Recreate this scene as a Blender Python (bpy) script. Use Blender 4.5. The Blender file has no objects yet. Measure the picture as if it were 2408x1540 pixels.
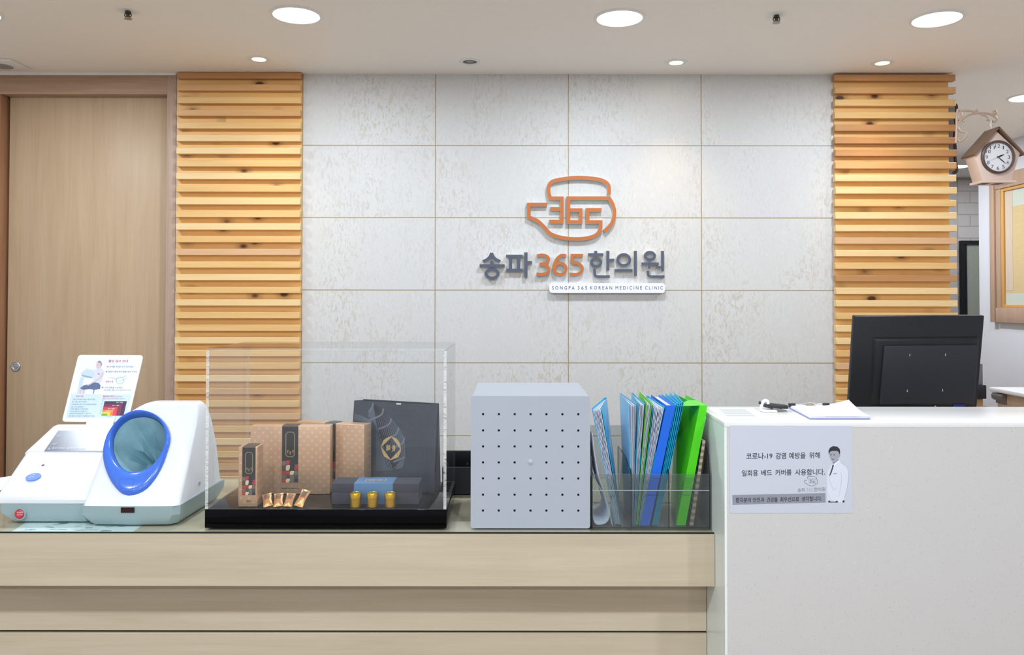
import bpy, bmesh, math, random
from mathutils import Vector, Matrix
from math import radians, pi, sin, cos, tan, atan2, hypot

sc = bpy.context.scene
COL = sc.collection
random.seed(7)

# ------------------------------------------------------------------ camera
W, H, F, CAMZ = 2408.0, 1540.0, 1870.0, 1.35
R = Matrix.Rotation(pi / 2 + radians(1.0), 3, 'X') @ Matrix.Rotation(radians(0.06), 3, 'Z')
_f = R.transposed() @ Vector((0, 1, 0))
SX = _f.x / -_f.z
SY = _f.y / -_f.z - 67.0 / F
cam = bpy.data.cameras.new('camera')
cam.sensor_fit = 'HORIZONTAL'
cam.sensor_width = 36.0
cam.lens = F * 36.0 / W
cam.shift_x = SX * F / W
cam.shift_y = SY * F / W
cam.clip_start = 0.05
camo = bpy.data.objects.new('camera', cam)
camo.matrix_world = Matrix.Translation((0, 0, CAMZ)) @ R.to_4x4()
COL.objects.link(camo)
sc.camera = camo
EYE = Vector((0, 0, CAMZ))

# ------------------------------------------------------------------ world, exposure
sc.view_settings.view_transform = 'Standard'
sc.view_settings.look = 'None'
sc.view_settings.gamma = 1.0
sc.view_settings.use_curve_mapping = False
sc.view_settings.exposure = 0.14
w = bpy.data.worlds.new('world')
w.use_nodes = True
w.node_tree.nodes['Background'].inputs[0].default_value = (0.9, 0.95, 1, 1)
w.node_tree.nodes['Background'].inputs[1].default_value = 0.3
sc.world = w
sc.cycles.transparent_max_bounces = 32
sc.cycles.max_bounces = 10
sc.cycles.diffuse_bounces = 6

PANEL_W = 13.0         # watts of one large ceiling light
SPOT_W = 11.0          # watts of one small warm spot
C_PANEL = (0.82, 0.915, 1.0)
C_SPOT = (1.0, 0.70, 0.36)
CEIL = 2.367

# ------------------------------------------------------------------ projection helpers
def ray(px, py):
    return R @ Vector(((px - 1204) / F + SX, (770 - py) / F + SY, -1))

class Plane:
    def __init__(s, p, n):
        s.p = Vector(p); s.n = Vector(n).normalized()
    def __call__(s, px, py, off=0.0):
        d = ray(px, py)
        t = (s.p - EYE).dot(s.n) / d.dot(s.n)
        return EYE + d * t + s.n * off

def YP(y):                       # plane facing the viewer at depth y
    return Plane((0, y, 0), (0, -1, 0))
def ZP(z):
    return Plane((0, 0, z), (0, 0, 1))
def P(px, py, y):
    return YP(y)(px, py)

# ------------------------------------------------------------------ materials
def lin(h):
    h = h.lstrip('#')
    o = []
    for i in (0, 2, 4):
        c = int(h[i:i + 2], 16) / 255
        o.append(c / 12.92 if c <= 0.04045 else ((c + 0.055) / 1.055) ** 2.4)
    return (*o, 1.0)

class NT:
    def __init__(s, name):
        s.m = bpy.data.materials.new(name); s.m.use_nodes = True
        s.t = s.m.node_tree; s.n = s.t.nodes; s.b = s.n['Principled BSDF']
        s.out = s.n['Material Output']
    def add(s, typ, **kw):
        n = s.n.new(typ)
        for k, v in kw.items():
            if k.startswith('i_'):
                key = k[2:]
                key = int(key) if key.isdigit() else key.replace('_', ' ')
                n.inputs[key].default_value = v
            else:
                setattr(n, k, v)
        return n
    def link(s, a, b):
        s.t.links.new(a, b)
    def math(s, op, a, b=None, c=None):
        n = s.n.new('ShaderNodeMath'); n.operation = op
        for i, v in enumerate((a, b, c)):
            if v is None: continue
            if isinstance(v, (int, float)): n.inputs[i].default_value = v
            else: s.link(v, n.inputs[i])
        return n.outputs[0]
    def mix(s, fac, a, b, blend='MIX'):
        n = s.n.new('ShaderNodeMix'); n.data_type = 'RGBA'; n.blend_type = blend
        for i, v in ((0, fac), (6, a), (7, b)):
            if isinstance(v, (int, float, tuple)): n.inputs[i].default_value = v
            else: s.link(v, n.inputs[i])
        return n.outputs[2]
    def ramp(s, fac, stops):
        n = s.n.new('ShaderNodeValToRGB')
        e = n.color_ramp.elements
        while len(e) < len(stops): e.new(0.5)
        for el, (p, c) in zip(e, stops):
            el.position = p; el.color = c
        s.link(fac, n.inputs[0])
        return n.outputs[0]
    def coords(s, scale=(1, 1, 1), rnd=True, loc=(0, 0, 0), rot=(0, 0, 0)):
        tc = s.add('ShaderNodeTexCoord')
        v = tc.outputs['Object']
        if rnd:
            oi = s.add('ShaderNodeObjectInfo')
            m = s.math('MULTIPLY', oi.outputs['Random'], 37.0)
            va = s.add('ShaderNodeVectorMath', operation='ADD')
            s.link(v, va.inputs[0]); s.link(m, va.inputs[1]); v = va.outputs[0]
        mp = s.add('ShaderNodeMapping')
        mp.inputs['Scale'].default_value = scale
        mp.inputs['Location'].default_value = loc
        mp.inputs['Rotation'].default_value = rot
        s.link(v, mp.inputs[0])
        return mp.outputs[0]
    def noise(s, vec, scale=5, detail=4, rough=0.55, dist=0.0):
        n = s.add('ShaderNodeTexNoise')
        n.inputs['Scale'].default_value = scale
        n.inputs['Detail'].default_value = detail
        n.inputs['Roughness'].default_value = rough
        n.inputs['Distortion'].default_value = dist
        s.link(vec, n.inputs['Vector'])
        return n.outputs[0]
    def bump(s, h, strength=0.2, dist=0.002):
        n = s.add('ShaderNodeBump')
        n.inputs['Strength'].default_value = strength
        n.inputs['Distance'].default_value = dist
        s.link(h, n.inputs['Height'])
        s.link(n.outputs[0], s.b.inputs['Normal'])

MATS = {}
def mat(name, hexc, rough=0.5, metal=0.0, spec=0.5, var=0.04, vscale=30, coat=0.0):
    """plain material with a faint procedural mottling"""
    if name in MATS: return MATS[name]
    t = NT(name); c = lin(hexc)
    v = t.coords(rnd=False)
    nz = t.noise(v, vscale, 3)
    lo = tuple(x * (1 - var) for x in c[:3]) + (1,)
    hi = tuple(min(1, x * (1 + var)) for x in c[:3]) + (1,)
    t.link(t.ramp(nz, [(0.3, lo), (0.7, hi)]), t.b.inputs['Base Color'])
    t.b.inputs['Roughness'].default_value = rough
    t.b.inputs['Metallic'].default_value = metal
    t.b.inputs['Specular IOR Level'].default_value = spec
    t.b.inputs['Coat Weight'].default_value = coat
    MATS[name] = t.m
    return t.m

def emis(name, col, strength):
    if name in MATS: return MATS[name]
    t = NT(name)
    e = t.add('ShaderNodeEmission')
    e.inputs[0].default_value = (*col, 1); e.inputs[1].default_value = strength
    t.link(e.outputs[0], t.out.inputs[0])
    MATS[name] = t.m
    return t.m

def wood(name, dark, light, grain='X', rough=0.5, fine=1.0, contrast=0.5, knots=None, spec=0.35, scale=1.0):
    """grain: axis along which the fibres run"""
    if name in MATS: return MATS[name]
    t = NT(name)
    ax = 'XYZ'.index(grain)
    s = [14.0 * scale] * 3; s[ax] = 0.9 * scale
    v = t.coords(tuple(s))
    n1 = t.noise(v, 1.6, 5, 0.6, 0.6)
    s2 = [110.0 * scale] * 3; s2[ax] = 3.0 * scale
    n2 = t.noise(t.coords(tuple(s2)), 1.5, 4, 0.65)
    f = t.math('ADD', t.math('MULTIPLY', n1, 0.65), t.math('MULTIPLY', n2, 0.35 * fine))
    f = t.math('ADD', t.math('MULTIPLY', t.math('SUBTRACT', f, 0.46), contrast * 2.2), 0.5)
    c = t.ramp(f, [(0.1, lin(dark)), (0.9, lin(light))])
    if knots:
        kv = t.add('ShaderNodeTexVoronoi')
        sk = [12.0] * 3; sk[ax] = 7.0
        if 'Y' != grain: sk[1] = 0.01
        t.link(t.coords(tuple(sk)), kv.inputs['Vector']); kv.inputs['Scale'].default_value = 1.0
        sepr = t.add('ShaderNodeSeparateColor'); t.link(kv.outputs['Color'], sepr.inputs[0])
        rare = t.math('GREATER_THAN', sepr.outputs[0], 0.48)
        ring = t.ramp(kv.outputs['Distance'], [(0.10, (1, 1, 1, 1)), (0.17, (0.35, 0.35, 0.35, 1)), (0.34, (0, 0, 0, 1))])
        c = t.mix(t.math('MULTIPLY', ring, rare), c, lin(knots))
    t.link(c, t.b.inputs['Base Color'])
    t.b.inputs['Roughness'].default_value = rough
    t.b.inputs['Specular IOR Level'].default_value = spec
    t.bump(n2, 0.12, 0.001)
    MATS[name] = t.m
    return t.m

def clear(name, tint, haze=0.02, ior=1.45, gloss_rough=0.02, hazecol=(0.9, 0.95, 1, 1)):
    """thin clear sheet: straight-through transmission, fresnel reflection, a trace of haze"""
    if name in MATS: return MATS[name]
    t = NT(name)
    tr = t.add('ShaderNodeBsdfTransparent'); tr.inputs[0].default_value = (*tint, 1)
    df = t.add('ShaderNodeBsdfDiffuse'); df.inputs[0].default_value = hazecol
    gl = t.add('ShaderNodeBsdfGlossy'); gl.inputs['Roughness'].default_value = gloss_rough
    fr = t.add('ShaderNodeFresnel'); fr.inputs[0].default_value = ior
    m1 = t.add('ShaderNodeMixShader'); m1.inputs[0].default_value = haze
    nz = t.noise(t.coords(), 8, 2)
    t.link(t.math('MULTIPLY', nz, haze * 2), m1.inputs[0])
    t.link(tr.outputs[0], m1.inputs[1]); t.link(df.outputs[0], m1.inputs[2])
    m2 = t.add('ShaderNodeMixShader')
    geo = t.add('ShaderNodeNewGeometry')
    t.link(t.math('MULTIPLY', fr.outputs[0], t.math('SUBTRACT', 1.0, geo.outputs['Backfacing'])), m2.inputs[0]); t.link(m1.outputs[0], m2.inputs[1]); t.link(gl.outputs[0], m2.inputs[2])
    t.link(m2.outputs[0], t.out.inputs[0])
    MATS[name] = t.m
    return t.m

# ------------------------------------------------------------------ mesh helpers
ORG = {}
def catmull(pts, n=8, closed=False):
    pts = [Vector(p) for p in pts]; out = []
    N = len(pts)
    for i in range(N if closed else N - 1):
        if closed:
            a, b, c, d = (pts[(i + k - 1) % N] for k in range(4))
        else:
            a = pts[max(i - 1, 0)]; b = pts[i]; c = pts[i + 1]; d = pts[min(i + 2, N - 1)]
        for k in range(n):
            u = k / n
            out.append(0.5 * ((2 * b) + (c - a) * u + (2 * a - 5 * b + 4 * c - d) * u * u + (3 * b - a - 3 * c + d) * u ** 3))
    if not closed: out.append(pts[-1])
    return out

_TXT = {}
def text_data(s, bold=0.0, res=3):
    k = (s, bold, res)
    if k in _TXT: return _TXT[k]
    c = bpy.data.curves.new('txt', 'FONT'); c.body = s; c.offset = bold; c.resolution_u = res
    o = bpy.data.objects.new('txt', c); COL.objects.link(o)
    dg = bpy.context.evaluated_depsgraph_get()
    m = bpy.data.meshes.new_from_object(o.evaluated_get(dg))
    vs = [v.co.copy() for v in m.vertices]; fs = [tuple(p.vertices) for p in m.polygons]
    bpy.data.objects.remove(o); bpy.data.curves.remove(c); bpy.data.meshes.remove(m)
    x0 = min(v.x for v in vs); x1 = max(v.x for v in vs); y0 = min(v.y for v in vs); y1 = max(v.y for v in vs)
    uv = [((v.x - x0) / (x1 - x0), (v.y - y0) / (y1 - y0)) for v in vs]
    _TXT[k] = (uv, fs, (x1 - x0) / (y1 - y0))
    return _TXT[k]

class MB:
    def __init__(s): s.bm = bmesh.new()
    def face(s, pts, m=0):
        vs = [s.bm.verts.new(p) for p in pts]
        f = s.bm.faces.new(vs); f.material_index = m
        return f
    def hexa(s, p, m=0, mats=None):
        """p: bottom 4 (front-left, front-right, back-right, back-left) then top 4; mats for bottom, top, front, right, back, left"""
        v = [s.bm.verts.new(q) for q in p]
        for i, q in enumerate(((0, 3, 2, 1), (4, 5, 6, 7), (0, 1, 5, 4), (1, 2, 6, 5), (2, 3, 7, 6), (3, 0, 4, 7))):
            f = s.bm.faces.new([v[k] for k in q]); f.material_index = mats[i] if mats else m
        return v
    def box(s, x0, x1, y0, y1, z0, z1, m=0, mats=None):
        return s.hexa([(x0, y0, z0), (x1, y0, z0), (x1, y1, z0), (x0, y1, z0),
                       (x0, y0, z1), (x1, y0, z1), (x1, y1, z1), (x0, y1, z1)], m, mats)
    def prism(s, poly, vec, m=0, ms=None, mb=None):
        """poly: 3-D front outline, extruded by vec"""
        vec = Vector(vec); ms = m if ms is None else ms; mb = ms if mb is None else mb
        a = [s.bm.verts.new(p) for p in poly]; b = [s.bm.verts.new(Vector(p) + vec) for p in poly]
        n = len(a)
        f = s.bm.faces.new(a); f.material_index = m
        f = s.bm.faces.new(b[::-1]); f.material_index = mb
        for i in range(n):
            f = s.bm.faces.new((a[i], b[i], b[(i + 1) % n], a[(i + 1) % n])); f.material_index = ms
    def rings(s, rs, m=0, cap0=True, cap1=True, closed=True, mats=None):
        vv = [[s.bm.verts.new(p) for p in r] for r in rs]
        n = len(vv[0])
        for j in range(len(vv) - 1):
            for i in range(n if closed else n - 1):
                f = s.bm.faces.new((vv[j][i], vv[j][(i + 1) % n], vv[j + 1][(i + 1) % n], vv[j + 1][i]))
                f.material_index = mats[j] if mats else m
        if cap0: s.bm.faces.new(vv[0][::-1]).material_index = m if not mats else mats[0]
        if cap1: s.bm.faces.new(vv[-1]).material_index = m if not mats else mats[-1]
        return vv
    def tube(s, pts, r, seg=8, m=0, cap=True):
        pts = [Vector(p) for p in pts]; rs = []
        up = None
        for i, p in enumerate(pts):
            d = (pts[min(i + 1, len(pts) - 1)] - pts[max(i - 1, 0)]).normalized()
            if up is None:
                up = Vector((0, 0, 1)) if abs(d.z) < 0.9 else Vector((0, 1, 0))
            a = d.cross(up).normalized(); up = a.cross(d).normalized()
            rr = r(i / (len(pts) - 1)) if callable(r) else r
            rs.append([p + a * rr * cos(2 * pi * k / seg) + up * rr * sin(2 * pi * k / seg) for k in range(seg)])
        s.rings(rs, m, cap, cap)
    def lathe(s, prof, c=(0, 0, 0), axis='Z', seg=32, m=0, mats=None, cap0=True, cap1=True):
        c = Vector(c); rs = []
        for r, h in prof:
            ring = []
            for k in range(seg):
                a = 2 * pi * k / seg
                if axis == 'Z': q = Vector((r * cos(a), r * sin(a), h))
                elif axis == 'Y': q = Vector((r * cos(a), h, r * sin(a)))
                else: q = Vector((h, r * cos(a), r * sin(a)))
                ring.append(c + q)
            rs.append(ring)
        s.rings(rs, m, cap0, cap1, mats=mats)
    def ball(s, c, r, m=0, seg=12):
        c = Vector(c); n = seg // 2
        s.lathe([(max(1e-5, r * sin(pi * i / n)), -r * cos(pi * i / n)) for i in range(n + 1)], c, 'Z', seg, m)
    def text(s, body, quad, plane, off=0.0004, m=0, bold=0.0, res=3):
        """quad: pixel corners bl, br, tr, tl on the plane the writing is printed on"""
        uv, fs, _ = text_data(body, bold, res)
        bl, br, tr, tl = [Vector((q[0], q[1], 0)) for q in quad]
        vs = []
        for u, v in uv:
            q = (bl * (1 - u) + br * u) * (1 - v) + (tl * (1 - u) + tr * u) * v
            vs.append(s.bm.verts.new(plane(q.x, q.y, off)))
        for f in fs:
            try:
                s.bm.faces.new([vs[k] for k in f]).material_index = m
            except ValueError: pass
    def textbox(s, body, x0, y0, x1, y1, plane, off=0.0004, m=0, bold=0.0, res=3):
        s.text(body, [(x0, y1), (x1, y1), (x1, y0), (x0, y0)], plane, off, m, bold, res)
    def poly(s, pts, plane, off=0.0002, m=0):
        s.face([plane(x, y, off) for x, y in pts], m)
    def stroke(s, pts, wd, plane, depth, m=0, ms=1, closed=False, off=0.0):
        """band of pixel width wd along a pixel polyline, extruded back by depth"""
        pts = [Vector((p[0], p[1])) for p in pts]
        if depth and not closed:         # drop curve points crowding a sharp corner, so that mitres stay clean
            keep = set(range(len(pts)))
            for i in range(1, len(pts) - 1):
                d1 = pts[i] - pts[i - 1]; d2 = pts[i + 1] - pts[i]
                if d1.length > 1e-6 and d2.length > 1e-6 and d1.normalized().dot(d2.normalized()) < 0.8:
                    for k in range(1, len(pts) - 1):
                        if k != i and (pts[k] - pts[i]).length < wd * 0.75: keep.discard(k)
            pts = [p for i, p in enumerate(pts) if i in keep]
        n = len(pts); L = []; Rr = []
        for i in range(n):
            if closed: a, b, c = pts[i - 1], pts[i], pts[(i + 1) % n]
            else: a, b, c = pts[max(i - 1, 0)], pts[i], pts[min(i + 1, n - 1)]
            d1 = (b - a).normalized() if (b - a).length > 1e-6 else (c - b).normalized()
            d2 = (c - b).normalized() if (c - b).length > 1e-6 else d1
            n1 = Vector((-d1.y, d1.x)); n2 = Vector((-d2.y, d2.x))
            mt = (n1 + n2)
            mt = mt.normalized() if mt.length > 1e-6 else n1
            k = wd / 2 / max(0.35, mt.dot(n1))
            L.append(b + mt * k); Rr.append(b - mt * k)
        segs = n if closed else n - 1
        nv = plane.n * -depth
        fl = [s.bm.verts.new(plane(p.x, p.y, off)) for p in L]; fr = [s.bm.verts.new(plane(p.x, p.y, off)) for p in Rr]
        if depth:
            bl = [s.bm.verts.new(v.co + nv) for v in fl]; br = [s.bm.verts.new(v.co + nv) for v in fr]
        for i in range(segs):
            j = (i + 1) % n
            s.bm.faces.new((fl[i], fl[j], fr[j], fr[i])).material_index = m
            if depth:
                s.bm.faces.new((fl[i], bl[i], bl[j], fl[j])).material_index = ms
                s.bm.faces.new((fr[i], fr[j], br[j], br[i])).material_index = ms
                s.bm.faces.new((bl[i], br[i], br[j], bl[j])).material_index = ms
        if depth and not closed:
            s.bm.faces.new((fl[0], fr[0], br[0], bl[0])).material_index = ms
            s.bm.faces.new((fl[-1], bl[-1], br[-1], fr[-1])).material_index = ms
    def build(s, name, mats, parent=None, smooth=None, bevel=0, bseg=2, sub=0, normals=True):
        bm = s.bm
        if normals: bmesh.ops.recalc_face_normals(bm, faces=bm.faces)
        if bevel:
            es = [e for e in bm.edges if len(e.link_faces) == 2 and e.calc_face_angle(0) > radians(35)]
            bmesh.ops.bevel(bm, geom=es, offset=bevel, segments=bseg, affect='EDGES', profile=0.5, clamp_overlap=True)
            if smooth is None: smooth = 40
        if parent is None:
            xs = [v.co for v in bm.verts]
            o3 = Vector(((min(v.x for v in xs) + max(v.x for v in xs)) / 2, (min(v.y for v in xs) + max(v.y for v in xs)) / 2, min(v.z for v in xs)))
        else:
            o3 = ORG[parent.name]
        for v in bm.verts: v.co = v.co - o3
        if smooth:
            for f in bm.faces: f.smooth = True
            for e in bm.edges:
                if len(e.link_faces) == 2 and e.calc_face_angle(0) > radians(smooth): e.smooth = False
        me = bpy.data.meshes.new(name); bm.to_mesh(me); bm.free()
        for m in (mats if isinstance(mats, (list, tuple)) else [mats]): me.materials.append(m)
        o = bpy.data.objects.new(name, me); COL.objects.link(o)
        if parent is None: o.location = o3
        else: o.parent = parent
        ORG[o.name] = o3
        if sub:
            md = o.modifiers.new('subdivision', 'SUBSURF'); md.levels = sub; md.render_levels = sub
        return o

def tag(o, label, cat, group=None, kind=None):
    o['label'] = label; o['category'] = cat
    if group: o['group'] = group
    if kind: o['kind'] = kind
    return o

def thing(name, label, cat, loc, group=None):
    o = bpy.data.objects.new(name, None); COL.objects.link(o)
    o.location = loc; o.empty_display_size = 0.02
    ORG[o.name] = Vector(loc)
    return tag(o, label, cat, group)

def struct(o, label, cat='wall'):
    o['kind'] = 'structure'; o['label'] = label; o['category'] = cat
    return o

def copy_tree(root, loc, label=None, lamp=None):
    c = root.copy(); COL.objects.link(c); c.location = loc
    if label: c['label'] = label
    for ch in list(root.children):
        d = ch.copy(); COL.objects.link(d); d.parent = c
        if lamp and d.type == 'LIGHT': d.data = lamp
        for g in list(ch.children):
            e = g.copy(); COL.objects.link(e); e.parent = d
    return c


# ================================================================== PALETTE
PLASTER = mat('ceiling_paint', 'f6f2ed', 0.75, var=0.01)
WHITEWALL = mat('white_wall_paint', 'dcdade', 0.7, var=0.01)
GREYWALL = mat('grey_wall_paint', 'bdb5b1', 0.7, var=0.01)
WHITE = mat('white_plastic', 'f0f1f4', 0.28, spec=0.5, var=0.0)
OAK = wood('pale_oak_veneer', 'ae9d84', 'd0c4ae', 'X', 0.45, 1.0, 0.5)
OAKDOOR = wood('door_oak_veneer', 'a78a6b', 'c9b193', 'Z', 0.45, 1.0, 0.42)
OAKTRIM = wood('door_casing_wood', '8f705a', 'bb9c82', 'X', 0.45, 1.0, 0.75)
OAKTRIMV = wood('door_casing_wood_upright', '9c8170', 'c2aa98', 'Z', 0.45, 1.0, 0.6)
OAKJAMB = wood('door_jamb_wood', '82573a', 'ae8261', 'Z', 0.45, 1.0, 0.6)
SLATW = [wood('slat_honey', 'cf9f5e', 'ecc68a', 'X', 0.42, 1.0, 0.6),
         wood('slat_pale', 'dcb478', 'f2d7a6', 'X', 0.42, 1.0, 0.5),
         wood('slat_tan', 'bf8c55', 'dfb27c', 'X', 0.42, 1.0, 0.6),
         wood('slat_brown', 'a97445', 'cb9967', 'X', 0.42, 1.0, 0.6),
         wood('slat_rose', 'c6986b', 'e3bd96', 'X', 0.42, 1.0, 0.5)]
BACKB = wood('knotty_pine_board', 'd6a157', 'f6cb86', 'X', 0.45, 0.8, 0.55, knots='5a3419')
BLACK = mat('black_plastic', '23242a', 0.42, var=0.05)
CHROME = mat('brushed_steel', 'b9bcc0', 0.28, 1.0, var=0.03)
DARKGAP = mat('dark_gap', '1c1612', 0.9, var=0.0)

def tile_material():
    t = NT('travertine_tile')
    v = t.coords(rnd=False)
    sep = t.add('ShaderNodeSeparateXYZ'); t.link(v, sep.inputs[0])
    TW, TH = 0.6005, 0.3268
    ux = t.math('ADD', t.math('MULTIPLY', t.math('SUBTRACT', sep.outputs[0], TX0), 1 / TW), 20.0)
    uz = t.math('ADD', t.math('MULTIPLY', t.math('SUBTRACT', sep.outputs[2], TZ0), 1 / TH), 20.0)
    fx = t.math('ABSOLUTE', t.math('SUBTRACT', t.math('FRACT', ux), 0.5))
    fz = t.math('ABSOLUTE', t.math('SUBTRACT', t.math('FRACT', uz), 0.5))
    joint = t.math('MAXIMUM', t.math('GREATER_THAN', fx, 0.5 - 0.0022 / TW), t.math('GREATER_THAN', fz, 0.5 - 0.0022 / TH))
    # each tile its own patch of stone
    cid = t.math('ADD', t.math('MULTIPLY', t.math('FLOOR', ux), 3.7), t.math('MULTIPLY', t.math('FLOOR', uz), 9.1))
    cv = t.add('ShaderNodeCombineXYZ'); t.link(cid, cv.inputs[0]); t.link(cid, cv.inputs[2])
    va = t.add('ShaderNodeVectorMath', operation='ADD'); t.link(v, va.inputs[0]); t.link(cv.outputs[0], va.inputs[1])
    mp = t.add('ShaderNodeMapping'); mp.inputs['Scale'].default_value = (1.0, 1.0, 0.42); t.link(va.outputs[0], mp.inputs[0])
    big = t.noise(mp.outputs[0], 4.0, 3)
    n1 = t.noise(mp.outputs[0], 52, 4, 0.6, 1.8)
    n2 = t.noise(mp.outputs[0], 150, 3, 0.6, 1.0)
    worm = t.ramp(n1, [(0.50, (0, 0, 0, 1)), (0.60, (1, 1, 1, 1))])
    worm2 = t.ramp(n2, [(0.54, (0, 0, 0, 1)), (0.66, (1, 1, 1, 1))])
    area = t.ramp(big, [(0.40, (0.12, 0.12, 0.12, 1)), (0.64, (1, 1, 1, 1))])
    c = t.mix(big, lin('cac9c8'), lin('d2d2d2'))
    c = t.mix(t.math('MULTIPLY', worm2, 0.35), c, lin('dededd'))
    c = t.mix(t.math('MULTIPLY', t.math('MULTIPLY', worm, area), 0.55), c, lin('b7ab9b'))
    c = t.mix(joint, c, lin('a39276'))
    t.link(c, t.b.inputs['Base Color'])
    t.b.inputs['Roughness'].default_value = 0.55
    hgt = t.math('SUBTRACT', t.math('MULTIPLY', n1, -0.4), t.math('MULTIPLY', joint, 1.0))
    t.bump(hgt, 0.35, 0.0025)
    return t.m

def stone_material(name, base, speck1, speck2, rough):
    t = NT(name); v = t.coords(rnd=False)
    n1 = t.noise(v, 9, 4); n2 = t.noise(v, 210, 2); n3 = t.noise(v, 120, 2)
    c = t.mix(n1, tuple(x * 0.97 for x in lin(base)[:3]) + (1,), lin(base))
    c = t.mix(t.ramp(n2, [(0.62, (0, 0, 0, 1)), (0.74, (0.6, 0.6, 0.6, 1))]), c, lin(speck1))
    c = t.mix(t.ramp(n3, [(0.70, (0, 0, 0, 1)), (0.78, (0.7, 0.7, 0.7, 1))]), c, lin(speck2))
    t.link(c, t.b.inputs['Base Color']); t.b.inputs['Roughness'].default_value = rough
    return t.m

def brick_material():
    t = NT('painted_block'); v = t.coords((1, 1, 1), False, rot=(pi / 2, 0, 0))
    b = t.add('ShaderNodeTexBrick'); t.link(v, b.inputs[0])
    b.inputs['Scale'].default_value = 1.0
    b.inputs['Brick Width'].default_value = 0.21; b.inputs['Row Height'].default_value = 0.098
    b.inputs['Mortar Size'].default_value = 0.006; b.inputs['Mortar Smooth'].default_value = 0.6
    b.inputs['Color1'].default_value = lin('cdc5c1'); b.inputs['Color2'].default_value = lin('c6beba')
    b.inputs['Mortar'].default_value = lin('aca39e')
    t.link(b.outputs['Color'], t.b.inputs['Base Color'])
    t.b.inputs['Roughness'].default_value = 0.7
    t.bump(b.outputs['Fac'], -0.4, 0.006)
    return t.m

WY = 3.582                                    # face of the tiled wall
_a = P(1024, 342, WY)
TX0, TZ0 = _a.x, _a.z                         # one tile joint crossing (in the wall's own coordinates, see below)

# ================================================================== ROOM SHELL
XL, XR = P(711, 700, WY).x, P(1961, 700, WY).x          # tiled part between the two slat panels
XEND = P(2231, 600, WY).x                               # right end of the partition
XD = P(411, 700, WY).x                                  # left edge of the left slat panel

m = MB(); m.box(-3.3, 5.2, -3.3, 7.2, -0.05, 0)
struct(m.build('floor', [wood('vinyl_floor', '7d6d5a', '978672', 'X', 0.4)]), 'wood-look floor of the waiting room', 'floor')
m = MB(); m.box(-3.3, 5.2, -3.3, 7.2, CEIL, CEIL + 0.08)
struct(m.build('ceiling', [PLASTER]), 'flat cream painted ceiling with recessed lights', 'ceiling')
def shifted_tile():
    m = MB(); m.box(XD, XEND, WY, WY + 0.12, 0, CEIL)
    cx, cy, cz = (XD + XEND) / 2, WY + 0.06, 0.0
    global TX0, TZ0
    TX0 -= cx; TZ0 -= cz
    return struct(m.build('wall_back', [tile_material()]), 'pale travertine tiled wall behind the reception counter', 'wall')
shifted_tile()
m = MB(); m.box(-3.3, -3.2, -3.3, WY + 0.3, 0, CEIL)
struct(m.build('wall_left', [WHITEWALL]), 'plain white wall at the left end of the room')
m = MB(); m.box(-3.2, 3.18, -3.3, -3.2, 0, CEIL)
struct(m.build('wall_rear', [WHITEWALL]), 'plain white wall behind the viewer')
XW = 3.18
m = MB(); m.box(XW, XW + 0.12, -3.3, P(2303, 700, 5.41).y, 0, CEIL)
struct(m.build('wall_right', [WHITEWALL]), 'white side wall carrying the wood-framed window')
m = MB(); m.box(1.6, 3.70, 6.6, 6.7, 0, CEIL)
struct(m.build('wall_corridor', [GREYWALL]), 'smooth grey wall far down the passage on the right')
m = MB(); m.box(3.70, 5.2, 6.62, 6.72, 0, CEIL)
struct(m.build('wall_block', [brick_material()]), 'white painted block wall at the end of the passage')
m = MB(); m.box(5.2, 5.3, -3.3, 7.2, 0, CEIL)
struct(m.build('wall_outer', [WHITEWALL]), 'white wall far right beyond the passage')
m = MB(); m.box(1.5, 1.6, WY + 0.12, 6.7, 0, CEIL)
struct(m.build('wall_passage', [GREYWALL]), 'side wall of the passage behind the tiled wall')

# door on the left: wall above and beside it is all casing
DY = WY + 0.045
m = MB(); m.box(-3.2, XD, DY + 0.045, DY + 0.12, 0, CEIL)
struct(m.build('wall_doorway', [WHITEWALL]), 'wall carrying the oak door at the left')
door = thing('door_1', 'oak veneer sliding door with a round steel lock left of the slat panel', 'door', (P(205, 700, DY).x, DY, 0))
door['kind'] = 'structure'
dx0, dx1 = P(18, 700, DY).x, P(394, 700, DY).x
ztop = P(200, 227, DY).z
m = MB(); m.box(dx0, dx1, DY, DY + 0.04, 0.005, ztop)
m.build('door_panel', [OAKDOOR], door, bevel=0.002)
ZH = CEIL - 0.009
m = MB(); m.box(P(0, 190, WY).x - 0.4, P(394, 190, WY).x, WY - 0.003, DY + 0.045, P(200, 222, WY).z, ZH)
m.build('header_casing', [OAKTRIM], door, bevel=0.002)
m = MB(); m.box(P(394, 190, WY).x, P(416, 190, WY).x, WY - 0.004, DY + 0.045, 0, ZH)
m.build('side_casing', [OAKTRIMV], door, bevel=0.002)
m = MB(); m.box(P(3, 190, WY).x - 0.09, P(3, 190, WY).x, WY - 0.003, DY + 0.045, 0, P(200, 222, WY).z)
m.build('jamb', [OAKJAMB], door, bevel=0.002)
c = P(37, 862, DY)
m = MB(); m.lathe([(0.0001, -0.003), (0.0105, -0.003), (0.0125, -0.0045), (0.019, -0.0045), (0.0215, -0.0028), (0.022, 0.0)], (c.x, DY, c.z), 'Y', 40)
lk = m.build('lock_rose', [CHROME], door, smooth=30)
m = MB(); m.lathe([(0.0001, -0.006), (0.008, -0.006), (0.0085, -0.0045), (0.0085, -0.003)], (c.x, DY, c.z), 'Y', 32)
m.box(c.x - 0.001, c.x + 0.001, DY - 0.0065, DY - 0.0055, c.z - 0.004, c.z + 0.004, 1)
m.build('lock_cylinder', [CHROME, DARKGAP], lk, smooth=30)
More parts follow.
